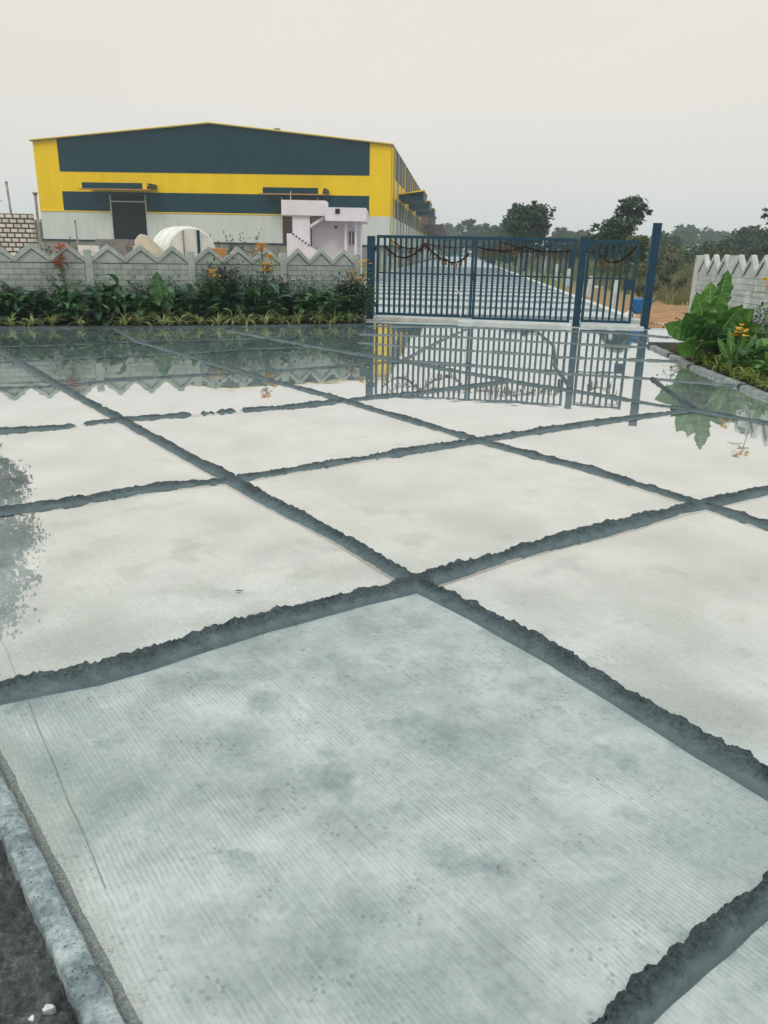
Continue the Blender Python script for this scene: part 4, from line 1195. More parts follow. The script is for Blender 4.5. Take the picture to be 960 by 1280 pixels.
def broad(seed, h, label, loc, mat=None, n_st=5, spread=.28, ll=(.24, .4), lw=.12, flower=None, name='broad_leaf_plant', group=None):
    """canna-like: upright stems carrying long oval leaves"""
    rr = random.Random(seed)
    r_ = empty(name, loc, rr.uniform(0, 6.28), label, 'plant', group)
    mb, ms, mf = MB(), MB(), MB()
    for i in range(n_st):
        a = rr.uniform(0, 6.28); q_ = rr.uniform(.05, spread); hh = h * rr.uniform(.55, 1)
        b0 = Vector((math.cos(a) * q_ * .3, math.sin(a) * q_ * .3, 0)); b1 = Vector((math.cos(a) * q_, math.sin(a) * q_, hh * .72))
        ms.tube([b0, b0.lerp(b1, .5) + Vector((0, 0, .03)), b1], [.010, .008, .005], 5)
        nl = rr.randint(5, 8)
        for k in range(nl):
            t = (k + .7) / nl; bb = b0.lerp(b1, t)
            blade(mb, bb, a + k * 2.4 + rr.uniform(-.4, .4), R(rr.uniform(20, 75)), rr.uniform(*ll), lw * rr.uniform(.7, 1.25), R(rr.uniform(50, 120)), 8, .28, 0, None, .42, rr.uniform(-.6, .6))
    mb.build('foliage', mat or m_leafg, r_, True)
    ms.build('stems', m_stem, r_, True)
    return r_

def feathery(seed, h, label, loc, mat=None, nf=11, name='fern', flower=None, stems=0, group=None, ft=None, lean=(0, 0)):
    """arching pinnate fronds; with flower set, tall thin stems end in flower heads"""
    rr = random.Random(seed)
    r_ = empty(name, loc, 0, label, 'plant', group)
    mb, ms, mf = MB(), MB(), MB()
    def frond(base, az, tilt, ln, dr_, lw_):
        d = Vector((math.cos(az), math.sin(az), 0)); s_ = Vector((-d.y, d.x, 0))
        p = Vector(base); el = tilt; n = 15; pts = []
        for k in range(n + 1):
            t = k / n
            fw_ = d * math.cos(el) + Vector((0, 0, math.sin(el))); upv = Vector((0, 0, math.cos(el))) - d * math.sin(el)
            pts.append(p.copy())
            if k > 1:
                pl_ = lw_ * math.sin(math.pi * (t * .85 + .12)) * rr.uniform(.85, 1.1)
                for sd_ in (-1, 1):
                    q_ = p + s_ * sd_ * pl_ + fw_ * pl_ * .45 - Vector((0, 0, pl_ * .25))
                    w_ = fw_ * ln / n * .36
                    m_ = p.lerp(q_, .5)
                    mb.add([p, m_ + w_, q_, m_ - w_], [(0, 1, 2, 3)])
            p = p + fw_ * (ln / n); el -= dr_ / n
        ms.tube(pts, [.0035] * len(pts), 3, 0, False)
    if not stems:
        for i in range(nf):
            frond((rr.uniform(-.03, .03), rr.uniform(-.03, .03), 0), rr.uniform(0, 6.28), R(rr.uniform(48, 85)), h * rr.uniform(.9, 1.35), R(rr.uniform(60, 115)), .11)
    else:
        for i in range(stems):
            a = rr.uniform(0, 6.28); q_ = rr.uniform(.03, .22)
            top = Vector((math.cos(a) * q_ + lean[0], math.sin(a) * q_ + lean[1], h * (1 if i == 0 else rr.uniform(.72, .98))))
            pts = [Vector((0, 0, 0)), top * .45 + Vector((.02, 0, .05)), top]
            ms.tube(resamp(pts, .12), .007, 5)
            for k in range(9):
                t = .18 + .78 * k / 9
                frond(pts[0].lerp(pts[1], t / .5) if t < .5 else pts[1].lerp(pts[2], (t - .5) / .5), rr.uniform(0, 6.28), R(rr.uniform(5, 55)), rr.uniform(.2, .36), R(70), .055)
            if flower:
                mf = MB()
                for c_ in range(rr.randint(12, 18)):
                    cc = top + Vector((rr.gauss(0, .06), rr.gauss(0, .06), rr.uniform(-.10, .07)))
                    for pe in range(5):
                        az = pe * 1.257 + rr.uniform(-.2, .2)
                        blade(mf, cc, az, R(rr.uniform(15, 50)), .058, .048, R(45), 3, .2, 0, None, .55)
                mf.build('flower_head', flower, r_)
    mb.build('foliage', mat or m_fern, r_)
    ms.build('stems', m_stem, r_, True)
    return r_

def bush(seed, rx, rz0, label, loc, mat, nl=900, ls=.05, name='shrub', group=None):
    rr = random.Random(seed)
    r_ = empty(name, loc, 0, label, 'shrub', group)
    mb, ms = MB(), MB()
    for i in range(14):
        a = rr.uniform(0, 6.28); u = rr.uniform(.3, 1)
        tip = Vector((math.cos(a) * rx * u, math.sin(a) * rx * u * .8, rz0 * rr.uniform(.55, 1)))
        ms.tube([(0, 0, 0), tip * .5 + Vector((0, 0, .1 * rz0)), tip], [.012, .008, .004], 4)
        for k in range(nl // 14):
            t = rr.uniform(.25, 1.05)
            c = tip * t + Vector((rr.gauss(0, .10), rr.gauss(0, .10), rr.gauss(0, .09)))
            if c.z < .02: c.z = .05
            blade(mb, c, rr.uniform(0, 6.28), R(rr.uniform(-20, 60)), ls * rr.uniform(1.2, 2.2), ls * rr.uniform(.5, .9), R(50), 3, .25, 0, None, .45)
    mb.build('foliage', mat, r_); ms.build('stems', m_bark, r_, True)
    return r_

def bedpt(px, back):
    """point in the left bed: picture column px, metres behind the front kerb"""
    d = ray(px, 360); d2 = Vector((d.x, d.y, 0)).normalized()
    if px < 240: A2, B2 = bed0, bed1
    else: A2, B2 = bed1, bed2
    w_ = B2 - A2
    t = (A2.x * w_.y - A2.y * w_.x) / (d2.x * w_.y - d2.y * w_.x)
    p = d2 * (t + back); p.z = .04
    return p

# front row of spider plants, left bed
sp_x = [8, 34, 60, 95, 152, 172, 201, 222, 247, 271, 290, 306, 330, 352, 372, 398, 418, 437]
for i, px in enumerate(sp_x):
    lab = 'variegated spider plant at the front of the left bed, ' + (ORD[i] + ' from the left' if i else 'the leftmost one')
    o = spider(100 + i, 22 + i % 3 * 6, 1.2 if px > 140 else .95, lab, bedpt(px, .14 + .05 * (i % 3)))
    o['group'] = 'spider plants along the left bed'
# canna / broad leaves in the middle row
bl = [(4, .75, .75), (27, .6, .8), (50, .7, .62), (72, .55, .65), (92, .62, .72), (118, .5, .72), (136, .55, .75), (160, .9, .55), (178, .55, .6), (232, .7, .62), (250, .5, .66), (276, .9, .75), (292, .5, .62),
      (312, .8, .7), (336, .5, .68), (357, .75, .66), (380, .5, .66), (402, .8, .55), (424, .5, .5)]
for i, (px, back, h) in enumerate(bl):
    mt = [m_leafd, m_leafg, m_leafd, m_leafg, m_leafg][i % 5]
    lab = ('deep green' if mt is m_leafd else 'mid green') + ' broad leaved plant in the left bed, ' + (ORD[i] + ' from the left' if i else 'the leftmost one')
    broad(200 + i, h * 1.22 * (1.25, .95, 1.12)[i % 3], lab, bedpt(px, back), mt, 6, .3, (.26, .50), .155, group='broad leaved plants of the left bed')
for i in range(16):
    px = -2 + i * 28.5 + rnd.uniform(-6, 6)
    broad(250 + i, rnd.uniform(.55, .95), 'lighter green leafy plant filling the rear of the left bed, ' + (ORD[i] + ' from the left' if i else 'the leftmost one'), bedpt(px, rnd.uniform(.75, 1.05)),
          m_leafb if i % 3 == 1 else m_leafg, 6, .32, (.2, .42), .11, group='lighter leafy plants of the left bed')
# taller ferny plants at the back
fe = [(12, 1.15, 1.0), (40, 1.15, 1.05), (150, 1.2, .95), (172, 1.3, .8), (285, 1.1, .95), (300, 1.3, 1.0), (367, 1.15, .85), (395, 1.2, .9), (412, 1.0, 1.02), (405, .55, .8)]
for i, (px, back, h) in enumerate(fe):
    lab = 'feathery fern like plant at the back of the left bed, ' + (ORD[i] + ' from the left' if i else 'the leftmost one')
    if i == 9: lab = 'pale feathery fern standing forward at the right end of the left bed'
    feathery(300 + i, h * 1.12, lab, bedpt(px, back), m_fern if i % 3 else m_leafg, 22, 'fern', group='feathery plants of the left bed')
# dark shrubs filling in behind
sh_ = [(-10, 1.35, .85, m_leafd), (22, 1.45, .8, m_leafd), (60, 1.3, .8, m_leafd), (125, 1.3, .6, m_leafg), (188, 1.3, .62, m_leafd), (222, 1.25, .6, m_leafd), (262, 1.25, .85, m_leafg), (283, 1.35, 1.0, m_leafd), (320, 1.1, .8, m_leafd), (345, 1.3, .7, m_leafd), (385, 1.2, .65, m_leafd), (440, .55, .85, m_leafblack), (452, .35, .7, m_leafg), (428, .9, .8, m_leafd)]
for i, (px, back, h, mt) in enumerate(sh_):
    lab = ('dark small leaved shrub against the left wall, ' + (ORD[i] + ' from the left' if i else 'the leftmost one'))
    if mt is m_leafblack: lab = 'purple black leaved shrub at the gate end of the left bed'
    bush(400 + i, .42, h * 1.32, lab, bedpt(px, back), mt, 1300, .055, group='shrubs along the left wall')
# single big upright leaf plant
ear_plant(1, [(0, 8, .48, .62, .40, .15), (-55, 30, .32, .32, .22, 1.0), (50, 30, .3, .3, .2, 1.1), (25, 10, .35, .38, .24, .5, 40), (-20, 50, .2, .26, .2, 1.0)], 'plant with one tall upright paddle leaf in the middle of the left bed', bedpt(200, .6), mat=m_leafg)
ear_plant(2, [(-60, 45, .42, .36, .2, 1.4), (40, 50, .38, .34, .2, 1.5), (80, 30, .42, .34, .18, 1.5), (-20, 60, .3, .32, .2, 1.4), (10, 20, .5, .3, .16, .8)], 'plant with drooping oval leaves left of the tall paddle leaf', bedpt(124, .35), mat=m_leafg)
ear_plant(3, [(-50, 50, .36, .34, .17, 1.4), (60, 45, .4, .36, .17, 1.2), (15, 60, .32, .34, .18, 1.4), (-85, 30, .4, .3, .15, 1.3)], 'plant with long arching oval leaves right of the orange flower', bedpt(283, .35), mat=m_leafg)
ear_plant(4, [(-70, 45, .33, .32, .16, 1.4), (70, 40, .35, .34, .16, 1.3), (0, 60, .3, .34, .17, 1.2), (-30, 50, .4, .3, .15, 1.3)], 'plant with long arching oval leaves below the yellow flowers', bedpt(360, .35), mat=m_leafg)
# flowering plants: picture column, height such that the heads sit where the photo has them
def hz(px, py, p):  # height of picture point over ground point p
    return at(px, py, p.y).z - .04
for (px, py, back, fl, st_, lab) in ((83, 306, 1.0, m_orf, 3, 'tall thin plant with orange red flower heads in the left bed'),
                                   (267, 341, .7, m_yef, 1, 'plant with a single orange yellow flower in the left bed'),
                                   (331, 307, .9, m_yef, 4, 'tall plant with several yellow flower heads in the left bed'),
                                   (349, 322, .8, m_yef, 1, 'plant with one yellow flower head, right of the tall clump'),
                                   (436, 344, .5, m_yef, 1, 'plant with a pale orange flower head before the last wall post'),
                                   (452, 328, .7, m_yef, 1, 'plant with a yellow flower rising beside the wall end'),
                                   (470, 352, .3, m_yef, 1, 'slender plant with an orange flower leaning over the gate post')):
    p = bedpt(min(px, 458), back)
    h = hz(px, py, p)
    feathery(int(px * 7), h, lab, p, m_fern if px != 83 else m_leafd, 8, 'flowering_plant', fl, st_, 'flowering plants of the left bed')

# right bed
def rpt(px, py, z=.05): p = G(px, py, z); return p
ear_plant(11, [(-22, 6, .52, .56, .36, .15), (4, 10, .50, .56, .34, .2), (24, 14, .50, .46, .33, .35), (14, -10, .82, .55, .28, .1, 25), (-8, -14, .68, .50, .30, .2, -20), (58, 24, .46, .48, .36, .7, 10), (-52, 20, .40, .40, .30, .5), (-72, 34, .26, .42, .32, .9),
               (-30, 50, .24, .36, .30, 1.1), (15, 50, .26, .34, .28, 1.1), (40, 40, .32, .36, .28, 1.0), (-45, -20, .4, .42, .3, .4, -50), (70, 10, .3, .36, .28, .9, 30), (0, 30, .36, .36, .3, .8), (-40, 28, .52, .44, .34, .5), (-62, 14, .46, .40, .30, .6, -20), (44, 16, .56, .46, .34, .4), (80, 25, .42, .42, .32, .7), (-15, 40, .4, .4, .32, .7)],
          'clump of large glossy elephant ear leaves in the right bed', rpt(882, 452)).scale = (1.06, 1.1, 1.04)
ear_plant(13, [(-14, 10, .42, .44, .30, .4), (18, 16, .38, .42, .30, .5), (46, 30, .34, .40, .30, .8), (70, 24, .3, .36, .28, .9), (-40, 30, .26, .34, .26, .9), (8, 45, .22, .34, .26, 1.0)],
          'darker clump of broad ears set behind and right of the largest clump', rpt(908, 452), mat=m_leafg)
ear_plant(12, [(-35, 8, .16, .36, .11, -.3), (-12, 0, .22, .38, .11, -.3), (10, 12, .14, .40, .12, .1), (32, 4, .20, .40, .12, -.4), (50, 30, .12, .32, .13, .7), (-60, 35, .1, .32, .13, .9), (5, 55, .08, .28, .13, 1)],
          'bright green upright curling leaves in front of the elephant ears', rpt(915, 462))
ry = [(845, 443), (858, 450), (872, 455), (888, 462), (905, 469), (922, 475), (936, 479), (950, 484), (958, 489), (975, 497), (868, 448), (898, 457), (930, 468), (952, 475)]
for i, (px, py) in enumerate(ry):
    lab = 'yellow green spider plant along the right kerb, ' + ('leftmost' if i == 0 else ORD[i] + ' from the back') if i < 10 else 'yellow green spider plant in the second row of the right bed, ' + ['farthest', 'second', 'third', 'nearest'][i - 10]
    p = rpt(px, py); p.x += .10
    o = spider(500 + i, 30, .85, lab, p); o['group'] = 'spider plants of the right bed'
    for c in o.children: c.data.materials[0] = m_leafb; c.data.materials[1] = m_leafy
for i, (px, py, h) in enumerate(((925, 458, .5), (945, 468, .55), (900, 452, .55), (965, 478, .5))):
    broad(270 + i, h, 'bright leafy plant in the right bed, ' + ['behind the curling leaves', 'at the right edge of the frame', 'between the elephant ears and the fern', 'cut by the right edge, nearest'][i], rpt(px, py), m_leafb, 6, .25, (.18, .34), .09, group='bright leafy plants of the right bed')
for i, (px, py, h, mt, lab) in enumerate(((940, 455, .8, m_leafb, 'bright fern at the right edge of the right bed'), (956, 448, .95, m_leafb, 'taller fern at the right edge behind the bright one'),
                                          (925, 448, .7, m_fern, 'dark fern behind the curling leaves'), (970, 470, .7, m_fern, 'dark fern cut off by the right edge'), (905, 446, .6, m_fern, 'fern to the right of the elephant ears'))):
    feathery(520 + i, h, lab, rpt(px, py), mt, 20, 'fern', group='ferns of the right bed')
bush(530, .35, .75, 'dark shrub filling the back of the right bed', rpt(935, 440), m_leafd, 900, .05)
bush(531, .35, .6, 'low dark shrub between elephant ears and kerb', rpt(905, 452), m_leafd, 700, .05)
bush(532, .3, .6, 'dark shrub at the far corner of the right bed', rpt(866, 440), m_leafd, 600, .05)
p = rpt(905, 466)
feathery(540, hz(937, 412, p), 'plant with a yellow flower leaning over the spider plants of the right bed', p, m_fern, 8, 'flowering_plant', m_yef, 1, lean=(.25, 0))
p = rpt(955, 462)
feathery(541, hz(958, 356, p), 'tall plant with a yellow flower at the very right edge', p, m_fern, 8, 'flowering_plant', m_yef, 1)

# ------------------------------------------------------------------ things on the verge behind the gate
posts = [(770, 350, 24.5), (738, 345, 33.0), (711, 335, 44), (696, 330, 55), (682, 326, 66)]
for i, (px, py, Y) in enumerate(posts):
    p = at(px, py, Y)
    r_ = empty('marker_post', (p.x + .0, Y, -.05), .2, ['nearest leaning pale stone post behind the wicket gate', 'second pale stone post beyond the road edge', 'third pale stone post beyond the road edge',
               'fourth pale stone post beyond the road edge', 'farthest pale stone post beyond the road edge'][i], 'post', 'stone posts beside the road behind the gate')
    r_.rotation_euler = (0, R(4 - i), .2)
    b = MB(); h = p.z + .05
    b.add([(-.10, -.08, 0), (.10, -.08, 0), (.10, .08, 0), (-.10, .08, 0), (-.075, -.06, h), (.075, -.06, h), (.075, .06, h), (-.075, .06, h)], [(0, 3, 2, 1), (4, 5, 6, 7), (0, 1, 5, 4), (1, 2, 6, 5), (2, 3, 7, 6), (3, 0, 4, 7)])
    b.build('shaft', m_sill, r_, False, .015)
# stick fence along the road, farther down
for i in range(15):
    Y = 47 + i * 5.0; x = RX(Y) + 1.0 + .02 * i
    r_ = empty('fence_post', (x, Y, -.05), 0, 'thin wooden stake beside the road edge, ' + ('the nearest one' if i == 0 else ORD[i] + ' from the gate'), 'stake', 'wooden stakes beside the road')
    r_.rotation_euler = (rnd.uniform(-.08, .08), rnd.uniform(-.08, .08), 0)
    b = MB(); b.tube([(0, 0, 0), (.02, 0, .9), (0, 0, 1.9 + rnd.uniform(-.2, .3))], [.05, .045, .035], 6); b.build('shaft', m_pole, r_, True)
for i in range(16):
    Y = 50 + i * 5.2; x = RX(Y) - 10.8
    r_ = empty('fence_post', (x, Y, -.05), 0, 'grey concrete stake left of the road, ' + ('the nearest one' if i == 0 else ORD[i] + ' from the gate'), 'stake', 'concrete stakes left of the road')
    b = MB(); b.box(-.06, .06, -.06, .06, 0, 1.55); b.build('shaft', m_cast, r_)
# blue wheelbarrow by the right post
wbp = at(801, 396, 20.6)
wb = empty('wheelbarrow', (wbp.x, 20.6, -.02), R(68), 'blue wheelbarrow parked behind the right gate post', 'wheelbarrow')
b = MB()
T_ = [(-.36, -.22, .58), (.36, -.26, .58), (.36, .26, .58), (-.36, .22, .58), (-.26, -.17, .24), (.2, -.17, .24), (.2, .17, .24), (-.26, .17, .24)]
b.add(T_, [(4, 7, 6, 5), (0, 4, 5, 1), (1, 5, 6, 2), (2, 6, 7, 3), (3, 7, 4, 0)]); tb = b.build('tray', m_blue, wb)
tb.modifiers.new('thick', 'SOLIDIFY').thickness = .012
for sy in (-.2, .2):
    b = MB(); b.tube([(-.9, sy, .55), (-.3, sy * .9, .26), (.1, sy * .8, .2), (.52, sy * .3, .19)], .018, 6); b.build('handle', m_gpost, wb, True)
    b = MB(); b.tube([(-.28, sy * .9, .26), (-.32, sy * .95, .02)], .016, 6); b.build('leg', m_gpost, wb, True)
b = MB()
b.tube([(.52 + .17 * math.cos(t), 0, .19 + .17 * math.sin(t)) for t in [k * math.pi / 10 for k in range(21)]], .035, 8, 0, False); b.build('wheel', m_rubber, wb, True)
# pale rubble by the gate
for i, (px, py, s_) in enumerate(((783, 394, .16), (792, 398, .1), (700, 343, .16), (773, 364, .12), (825, 405, .06), (748, 360, .14))):
    p = G(px, py, -.05); b = MB()
    for k in range(7):
        c = Vector((p.x + rnd.gauss(0, s_ * 1.2), p.y + rnd.gauss(0, s_ * 1.2), -.06)); q_ = s_ * rnd.uniform(.3, .9)
        b.prismz([(c.x + math.cos(a) * q_ * rnd.uniform(.6, 1), c.y + math.sin(a) * q_ * rnd.uniform(.6, 1)) for a in [j * math.pi / 3 for j in range(6)]], -.06, -.06 + q_ * rnd.uniform(.5, 1.1))
    tag(b.build('rubble', m_rock, None, False, .01), ['white rubble heap beside the blue wheelbarrow', 'small white rubble in front of the wheelbarrow', 'pale rubble on the earth behind the right gate leaf', 'pale rubble beside the nearest stone post',
        'tiny pale rubble right of the tall gate post', 'pale rubble between the second stone post and the wicket'][i], 'rubble', 'rubble on the verge')

# field grass: dry and green tufts beyond the gate (uncountable)
def grass_field(name, n, xr_, yr_, hr, mat, seed, avoid=True):
    rr = random.Random(seed); mb = MB()
    for i in range(n):
        Y = yr_[0] + (yr_[1] - yr_[0]) * rr.random() ** 1.5; X = RX(Y) + xr_[0] + (xr_[1] - xr_[0]) * rr.random() * (1 if Y < 40 else 1 + (Y - 40) / 40)
        if noise.noise(Vector((X * .22, Y * .16, seed))) < .02: continue
        s_ = max(1, Y / 30)
        for k in range(4):
            a = rr.uniform(0, 6.28); h = rr.uniform(*hr) * (.35 + Y / 70); w_ = .012 * s_ * rr.uniform(.8, 1.6)
            bx, by = X + rr.gauss(0, .1) * s_, Y + rr.gauss(0, .1); lx_ = rr.gauss(0, .28) * h; ly_ = rr.gauss(0, .28) * h
            mb.add([(bx - w_, by, -.06), (bx + w_, by, -.06), (bx + w_ * .7 + lx_ * .4, by + ly_ * .4, h * .6), (bx - w_ * .7 + lx_ * .4, by + ly_ * .4, h * .6), (bx + lx_, by + ly_, h)], [(0, 1, 2, 3), (3, 2, 4)])
    return tag(mb.build(name, mat), None, None, kind='stuff')
grass_field('dry_grass', 5200, (3.0, 26), (27, 120), (.3, .9), m_dry, 5)
grass_field('grass', 5200, (3.2, 30), (29, 150), (.3, .9), m_green_grass, 6)

# ------------------------------------------------------------------ trees
def tree(name, X, Y, trunk_h, crowns, mat, label, nl, ls, tr=.18, seed=1, group=None, droop=0):
    """trunk + limbs reaching into each crown lobe; leaves are small tilted quads in clumps"""
    rr = random.Random(seed)
    r_ = empty(name, (X, Y, -.06), 0, label, 'tree', group)
    ms, mb = MB(), MB()
    top = Vector((rr.uniform(-.2, .2) * trunk_h * .2, 0, trunk_h))
    ms.tube([(0, 0, 0), top * .5 + Vector((rr.uniform(-.06, .06) * trunk_h, 0, 0)), top], [tr * 1.25, tr, tr * .75], 9)
    tot = sum(c[3] * c[4] * c[5] for c in crowns) ** 1
    for (cx, cy, cz, rx, ry_, rz2) in crowns:
        C = Vector((cx, cy, cz))
        ms.tube([top * rr.uniform(.8, 1), top.lerp(C, .5) + Vector((rr.gauss(0, .08) * rx, 0, 0)), C], [tr * .5, tr * .32, tr * .16], 6)
        share = int(nl * (rx * ry_ * rz2) / tot)
        per = 22 if ls > .08 else 16
        ncl = max(10, share // per)
        for k in range(ncl):
            while True:
                d = Vector((rr.uniform(-1, 1), rr.uniform(-1, 1), rr.uniform(-1, 1)))
                if .1 < d.length < 1: break
            rad_ = d.length ** .45 * rr.uniform(.75, 1.14); d.normalize()
            cc = C + Vector((d.x * rx, d.y * ry_, d.z * rz2)) * rad_
            if k % 3 == 0: ms.tube([C + (cc - C) * .15, C.lerp(cc, .6) + Vector((0, 0, rz2 * .05)), cc], [tr * .12, tr * .07, tr * .03], 4)
            cr_ = .20 * (rx + rz2) * .5 * rr.uniform(.5, 1.7)
            for j in range(per):
                g = Vector((rr.gauss(0, 1), rr.gauss(0, 1), rr.gauss(0, .7))) * cr_ * .62
                q_ = cc + g
                a = rr.uniform(0, 6.28); el = rr.uniform(-.9, .9); s_ = ls * rr.uniform(.6, 1.35)
                u = Vector((math.cos(a) * math.cos(el), math.sin(a) * math.cos(el), math.sin(el))) * s_
                v_ = u.cross(Vector((rr.gauss(0, 1), rr.gauss(0, 1), rr.gauss(0, 1)))).normalized() * s_ * .45
                mb.add([q_ - u, q_ + v_, q_ + u, q_ - v_], [(0, 1, 2, 3)])
    ms.build('trunk', m_bark, r_, True)
    mb.build('crown', mat, r_)
    return r_
def tx(px, Y): return at(px, 318, Y).x
def lobes(w_, z0, z1, n, seed, flat=.8):
    rr = random.Random(seed); out_ = []
    for i in range(n):
        a = 6.28 * i / n + rr.uniform(-.4, .4); q_ = w_ * .5 * rr.uniform(.25, .62) if i else 0
        rad_ = w_ * rr.uniform(.20, .30)
        zc = z0 + (z1 - z0) * (rr.uniform(.2, .75) if i else .62)
        rz3 = min(rad_ * flat, z1 - zc)
        out_.append((math.cos(a) * q_, math.sin(a) * q_ * .8, zc, rad_, rad_, max(rz3, .2 * (z1 - z0))))
    return out_
def T(px0, px1, ytop, Y, nl, ls, mat, label, seed, n=7, z0=.8, name='tree', tr=None, group='trees beyond the gate'):
    xa, xb = tx(px0, Y), tx(px1, Y); zt = at((px0 + px1) / 2, ytop, Y).z
    return tree(name, (xa + xb) / 2, Y, zt * .35, lobes(xb - xa, z0, zt, n, seed), mat, label, nl, ls, tr or max(.12, min(.5, zt * .03)), seed, group)
T(622, 692, 250, 84, 9000, .22, m_tree2, 'large rounded dark tree behind the right gate leaf', 11, 11, .4)
T(732, 798, 266, 62, 8000, .17, m_tree2, 'dark bushy tree behind the wicket gate', 12, 9, .3)
# airy tree with separate clumps rising behind it
Y = 66; X = tx(783, Y)
def zz(px, py): return at(px, py, Y).z
tree('tree', X, Y, zz(783, 285), [(tx(784, Y) - X, 0, zz(784, 258), .95, .8, .75), (tx(772, Y) - X, 0, zz(772, 266), .7, .6, .5), (tx(797, Y) - X, 0, zz(797, 263), .65, .6, .45), (tx(790, Y) - X, .3, zz(790, 272), .8, .7, .55), (tx(775, Y) - X, .3, zz(775, 254), .5, .5, .4)],
     m_tree2, 'taller airy tree with separate leaf clumps behind the wicket gate', 3200, .13, .16, 13, 'trees beyond the gate')
T(780, 812, 279, 58, 2600, .13, m_tree3, 'yellow green bushy tree left of the tall gate post', 14, 5, .2)
T(772, 815, 292, 50, 2400, .12, m_tree, 'mid green bush in front of the yellow green tree', 24, 5, .1)
T(540, 585, 279, 330, 5000, .72, m_tree, 'hazy tree just right of the maroon shed', 15, 7)
T(570, 632, 272, 240, 7000, .56, m_tree, 'hazy grey green tree left of the large rounded tree', 16, 8)
T(600, 650, 280, 190, 3800, .46, m_tree, 'lower tree at the left foot of the large rounded tree', 17, 6)
T(686, 722, 279, 260, 4500, .60, m_tree, 'hazy tree right of the large rounded tree', 18, 6)
T(705, 742, 285, 230, 4000, .55, m_tree, 'low hazy tree behind the middle gate post', 19, 6)
T(828, 878, 272, 300, 7500, .66, m_tree, 'hazy domed tree right of the tall gate post', 20, 8)
T(808, 846, 284, 170, 3800, .42, m_tree2, 'darker low tree directly behind the tall gate post', 21, 6)
T(868, 912, 284, 340, 5500, .76, m_tree, 'pale hazy low tree in the gap above the right wall', 22, 7)
T(903, 975, 277, 130, 8500, .33, m_tree2, 'dark spreading tree above the right wall', 23, 10, .3)
T(948, 1010, 284, 80, 5000, .22, m_tree2, 'dark tree cut off by the right edge', 25, 7, .2)
T(858, 925, 300, 88, 4500, .22, m_tree, 'low green thicket in front of the dark spreading tree', 26, 9, .0, 'shrub')
T(812, 862, 306, 75, 3500, .17, m_dry, 'pale scrubby bush between the gate post and the right wall', 27, 9, .0, 'shrub')
T(740, 800, 300, 70, 3000, .17, m_tree, 'low bush at the foot of the dark bushy tree', 28, 8, .0, 'shrub')
T(596, 642, 296, 140, 3000, .3, m_tree, 'low hazy thicket behind the gate top rail, left', 29, 7, .0, 'shrub')
T(686, 745, 298, 110, 3500, .26, m_tree, 'low hazy thicket behind the gate top rail, right', 30, 8, .0, 'shrub')
T(-22, 12, 256, 40, 3500, .12, m_tree2, 'dark tree at the far left edge behind the block wall', 31, 6, .3, group='trees left of the warehouse')
T(18, 48, 266, 75, 2600, .16, m_tree, 'thin greyish tree between the block wall and the warehouse', 32, 5, .5, group='trees left of the warehouse')
T(38, 66, 270, 260, 2600, .56, m_tree, 'hazy tree just left of the warehouse corner', 33, 5, .5, group='trees left of the warehouse')
sx = [(806, 326, 44, 1.5, 0), (832, 322, 52, 1.7, 1), (818, 318, 68, 2.3, 0), (846, 316, 78, 2.6, 1), (790, 322, 58, 1.6, 0), (838, 330, 38, 1.0, 1), (765, 322, 52, 1.6, 0), (812, 340, 33, .7, 1), (880, 318, 60, 2.3, 0), (915, 318, 55, 2.2, 1), (860, 314, 95, 3.0, 0)]
for i, (px, py, Y, h_, q_) in enumerate(sx):
    X = tx(px, Y)
    bush(700 + i, h_ * .95, h_, ['scrubby bush showing behind the foot of the tallest gate post', 'green scrub bush just right of the tallest gate post', 'taller scrub bush farther off behind the tallest gate post',
        'scrub bush beside the start of the pale right wall', 'scrub bush seen through the wicket gate, left of the post', 'small low bush in front of the pale wall end', 'scrub bush seen through the left bars of the wicket gate',
        'lowest and nearest tuft like bush on the red earth', 'scrub bush rising over the first panel of the right wall', 'scrub bush rising over the second panel of the right wall', 'hazy tall scrub bush farthest out over the right wall'][i],
         (X, Y, -.06), (m_tree3, m_tree, m_tree2)[i % 3], 900, .10 * Y / 40, 'shrub', 'scrub bushes on the field')
# far wooded skyline right across (one distant mass)
rr = random.Random(77); mb = MB()
for i in range(9000):
    px = rr.uniform(-120, 1100); Y = rr.uniform(330, 460)
    X = tx(px, Y); hmax = 9 + 6 * noise.noise(Vector((X * .02, 3, 0))) + 3.5 * noise.noise(Vector((X * .07, 8, 0)))
    z = hmax * (1 - rr.random() ** 1.6 * 1.0)
    s_ = rr.uniform(.7, 1.5); a = rr.uniform(0, 3.14)
    u = Vector((math.cos(a), .5 * math.sin(a), rr.uniform(-.5, .5))) * s_; v_ = Vector((rr.uniform(-.4, .4), .3, 1)) * s_ * .6
    q_ = Vector((X, Y, z)); mb.add([q_ - u, q_ + v_, q_ + u, q_ - v_], [(0, 1, 2, 3)])
tag(mb.build('distant_wood', m_tree), None, None, kind='stuff')
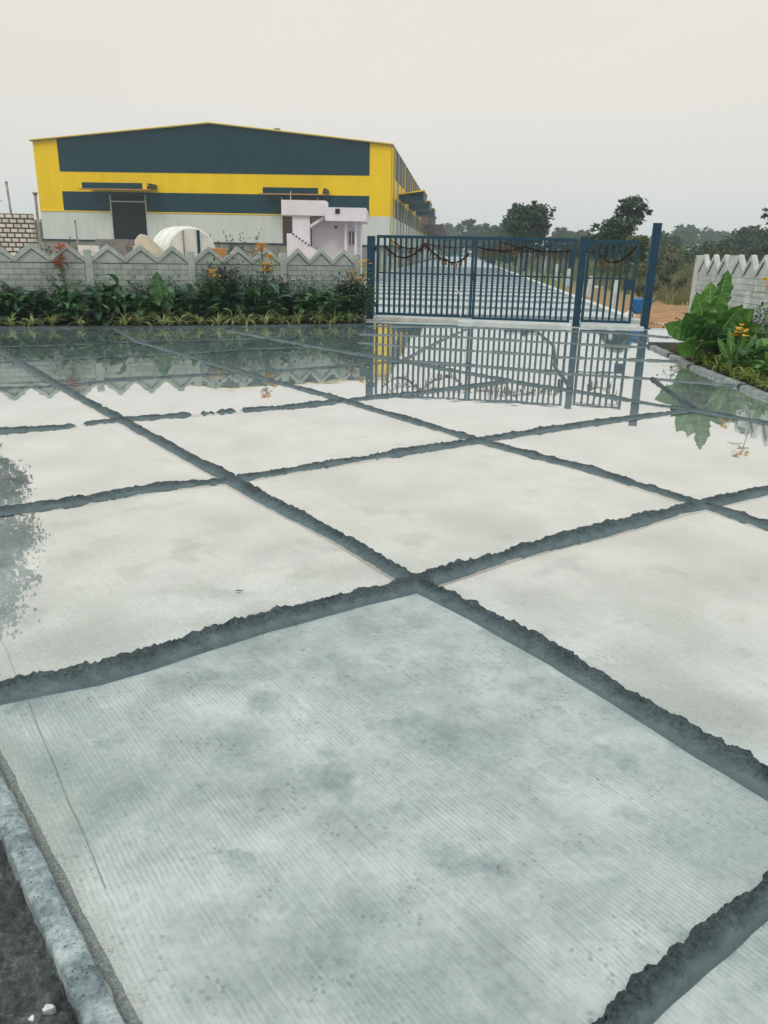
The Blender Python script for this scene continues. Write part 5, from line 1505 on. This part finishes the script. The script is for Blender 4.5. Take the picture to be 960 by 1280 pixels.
# tree overhanging the yard at the left, outside the frame: only its reflection shows
TX, TY = -8.2, 12.0
def mirror(px, py, Y):
    d = ray(px, py); t = Y / d.y
    return Vector((d.x * t, Y, -(CAM_H + d.z * t)))
cr_ = []
for (px, py, rr_) in ((12, 625, .34), (26, 612, .14), (34, 602, .08), (0, 600, .35), (4, 665, .32), (14, 690, .36), (30, 682, .13), (6, 735, .42), (28, 728, .20), (42, 735, .10), (10, 778, .28), (0, 800, .22), (-30, 690, .9), (-40, 620, .8), (-45, 760, .9)):
    p = mirror(px, py, TY); cr_.append((p.x - TX, rnd.uniform(-.2, .2), p.z, rr_, rr_ * .8, rr_ * .8))
tree('tree', TX, TY, 2.0, cr_, m_tree, 'small leaved tree leaning in from the left, seen as a reflection in the water', 15000, .042, .12, 41)
# branch tip at the right edge
Y = 30; X = tx(1010, Y)
tree('tree', X, Y, 2.2, [(tx(956, Y) - X - .1, 0, at(957, 263, Y).z, .30, .3, .30), (tx(985, Y) - X, 0, at(985, 262, Y).z, .8, .7, .7), (tx(1010, Y) - X, 0, at(1010, 262, Y).z, 1.0, .9, .9)], m_tree2,
     'tree whose branch tip pokes in at the upper right edge', 1800, .07, .12, 42)
# small dry weeds between wall and warehouse
for i, (px, py, Y) in enumerate(((298, 292, 34), (285, 297, 33), (345, 292, 36), (70, 300, 30))):
    p = at(px, py, Y)
    if i == 2:
        feathery(600 + i, p.z * .95, 'yellow green palm like plant beside the gatehouse stair', (p.x, Y, 0), m_leafy, 26, 'palm', None, 0)
        continue
    r_ = empty('weed', (p.x, Y, -.05), 0, ['leafless grey weed in front of the warehouse base, right of the drum', 'shorter grey weed beside the leafless one', '', 'grey weed left of the red flowers'][i], 'plant')
    b = MB(); lf = MB(); rr = random.Random(i)
    for k in range(12):
        tip = Vector((rr.gauss(0, .45), rr.gauss(0, .3), (p.z + .05) * rr.uniform(.75, 1.05))); b.tube([(0, 0, 0), tip * .6 + Vector((rr.gauss(0, .1), 0, 0)), tip], [.012, .008, .004], 4)
        for j in range(10):
            q_ = tip * rr.uniform(.6, 1.02) + Vector((rr.gauss(0, .05), 0, rr.gauss(0, .05))); lf.add([q_, q_ + Vector((.03, 0, .03)), q_ + Vector((0, 0, .07)), q_ + Vector((-.03, 0, .03))], [(0, 1, 2, 3)])
    b.build('stems', m_bark, r_, True); lf.build('foliage', m_tree, r_)

# ------------------------------------------------------------------ haze
hb = MB(); hb.box(-500, 500, -40, 600, -1.1, 24)
ho = hb.build('haze', None) if False else None
me = bpy.data.meshes.new('haze'); me.from_pydata(hb.v, [], hb.f); ho = bpy.data.objects.new('haze', me); col.objects.link(ho)
hm = bpy.data.materials.new('haze_air'); hm.use_nodes = True; hm.node_tree.nodes.clear()
vo = hm.node_tree.nodes.new('ShaderNodeVolumePrincipled'); oo = hm.node_tree.nodes.new('ShaderNodeOutputMaterial')
vo.inputs['Color'].default_value = (.72, .88, .94, 1); vo.inputs['Density'].default_value = .00075; vo.inputs['Anisotropy'].default_value = .2
hm.node_tree.links.new(vo.outputs[0], oo.inputs['Volume'])
me.materials.append(hm)
tag(ho, None, None, kind='stuff')
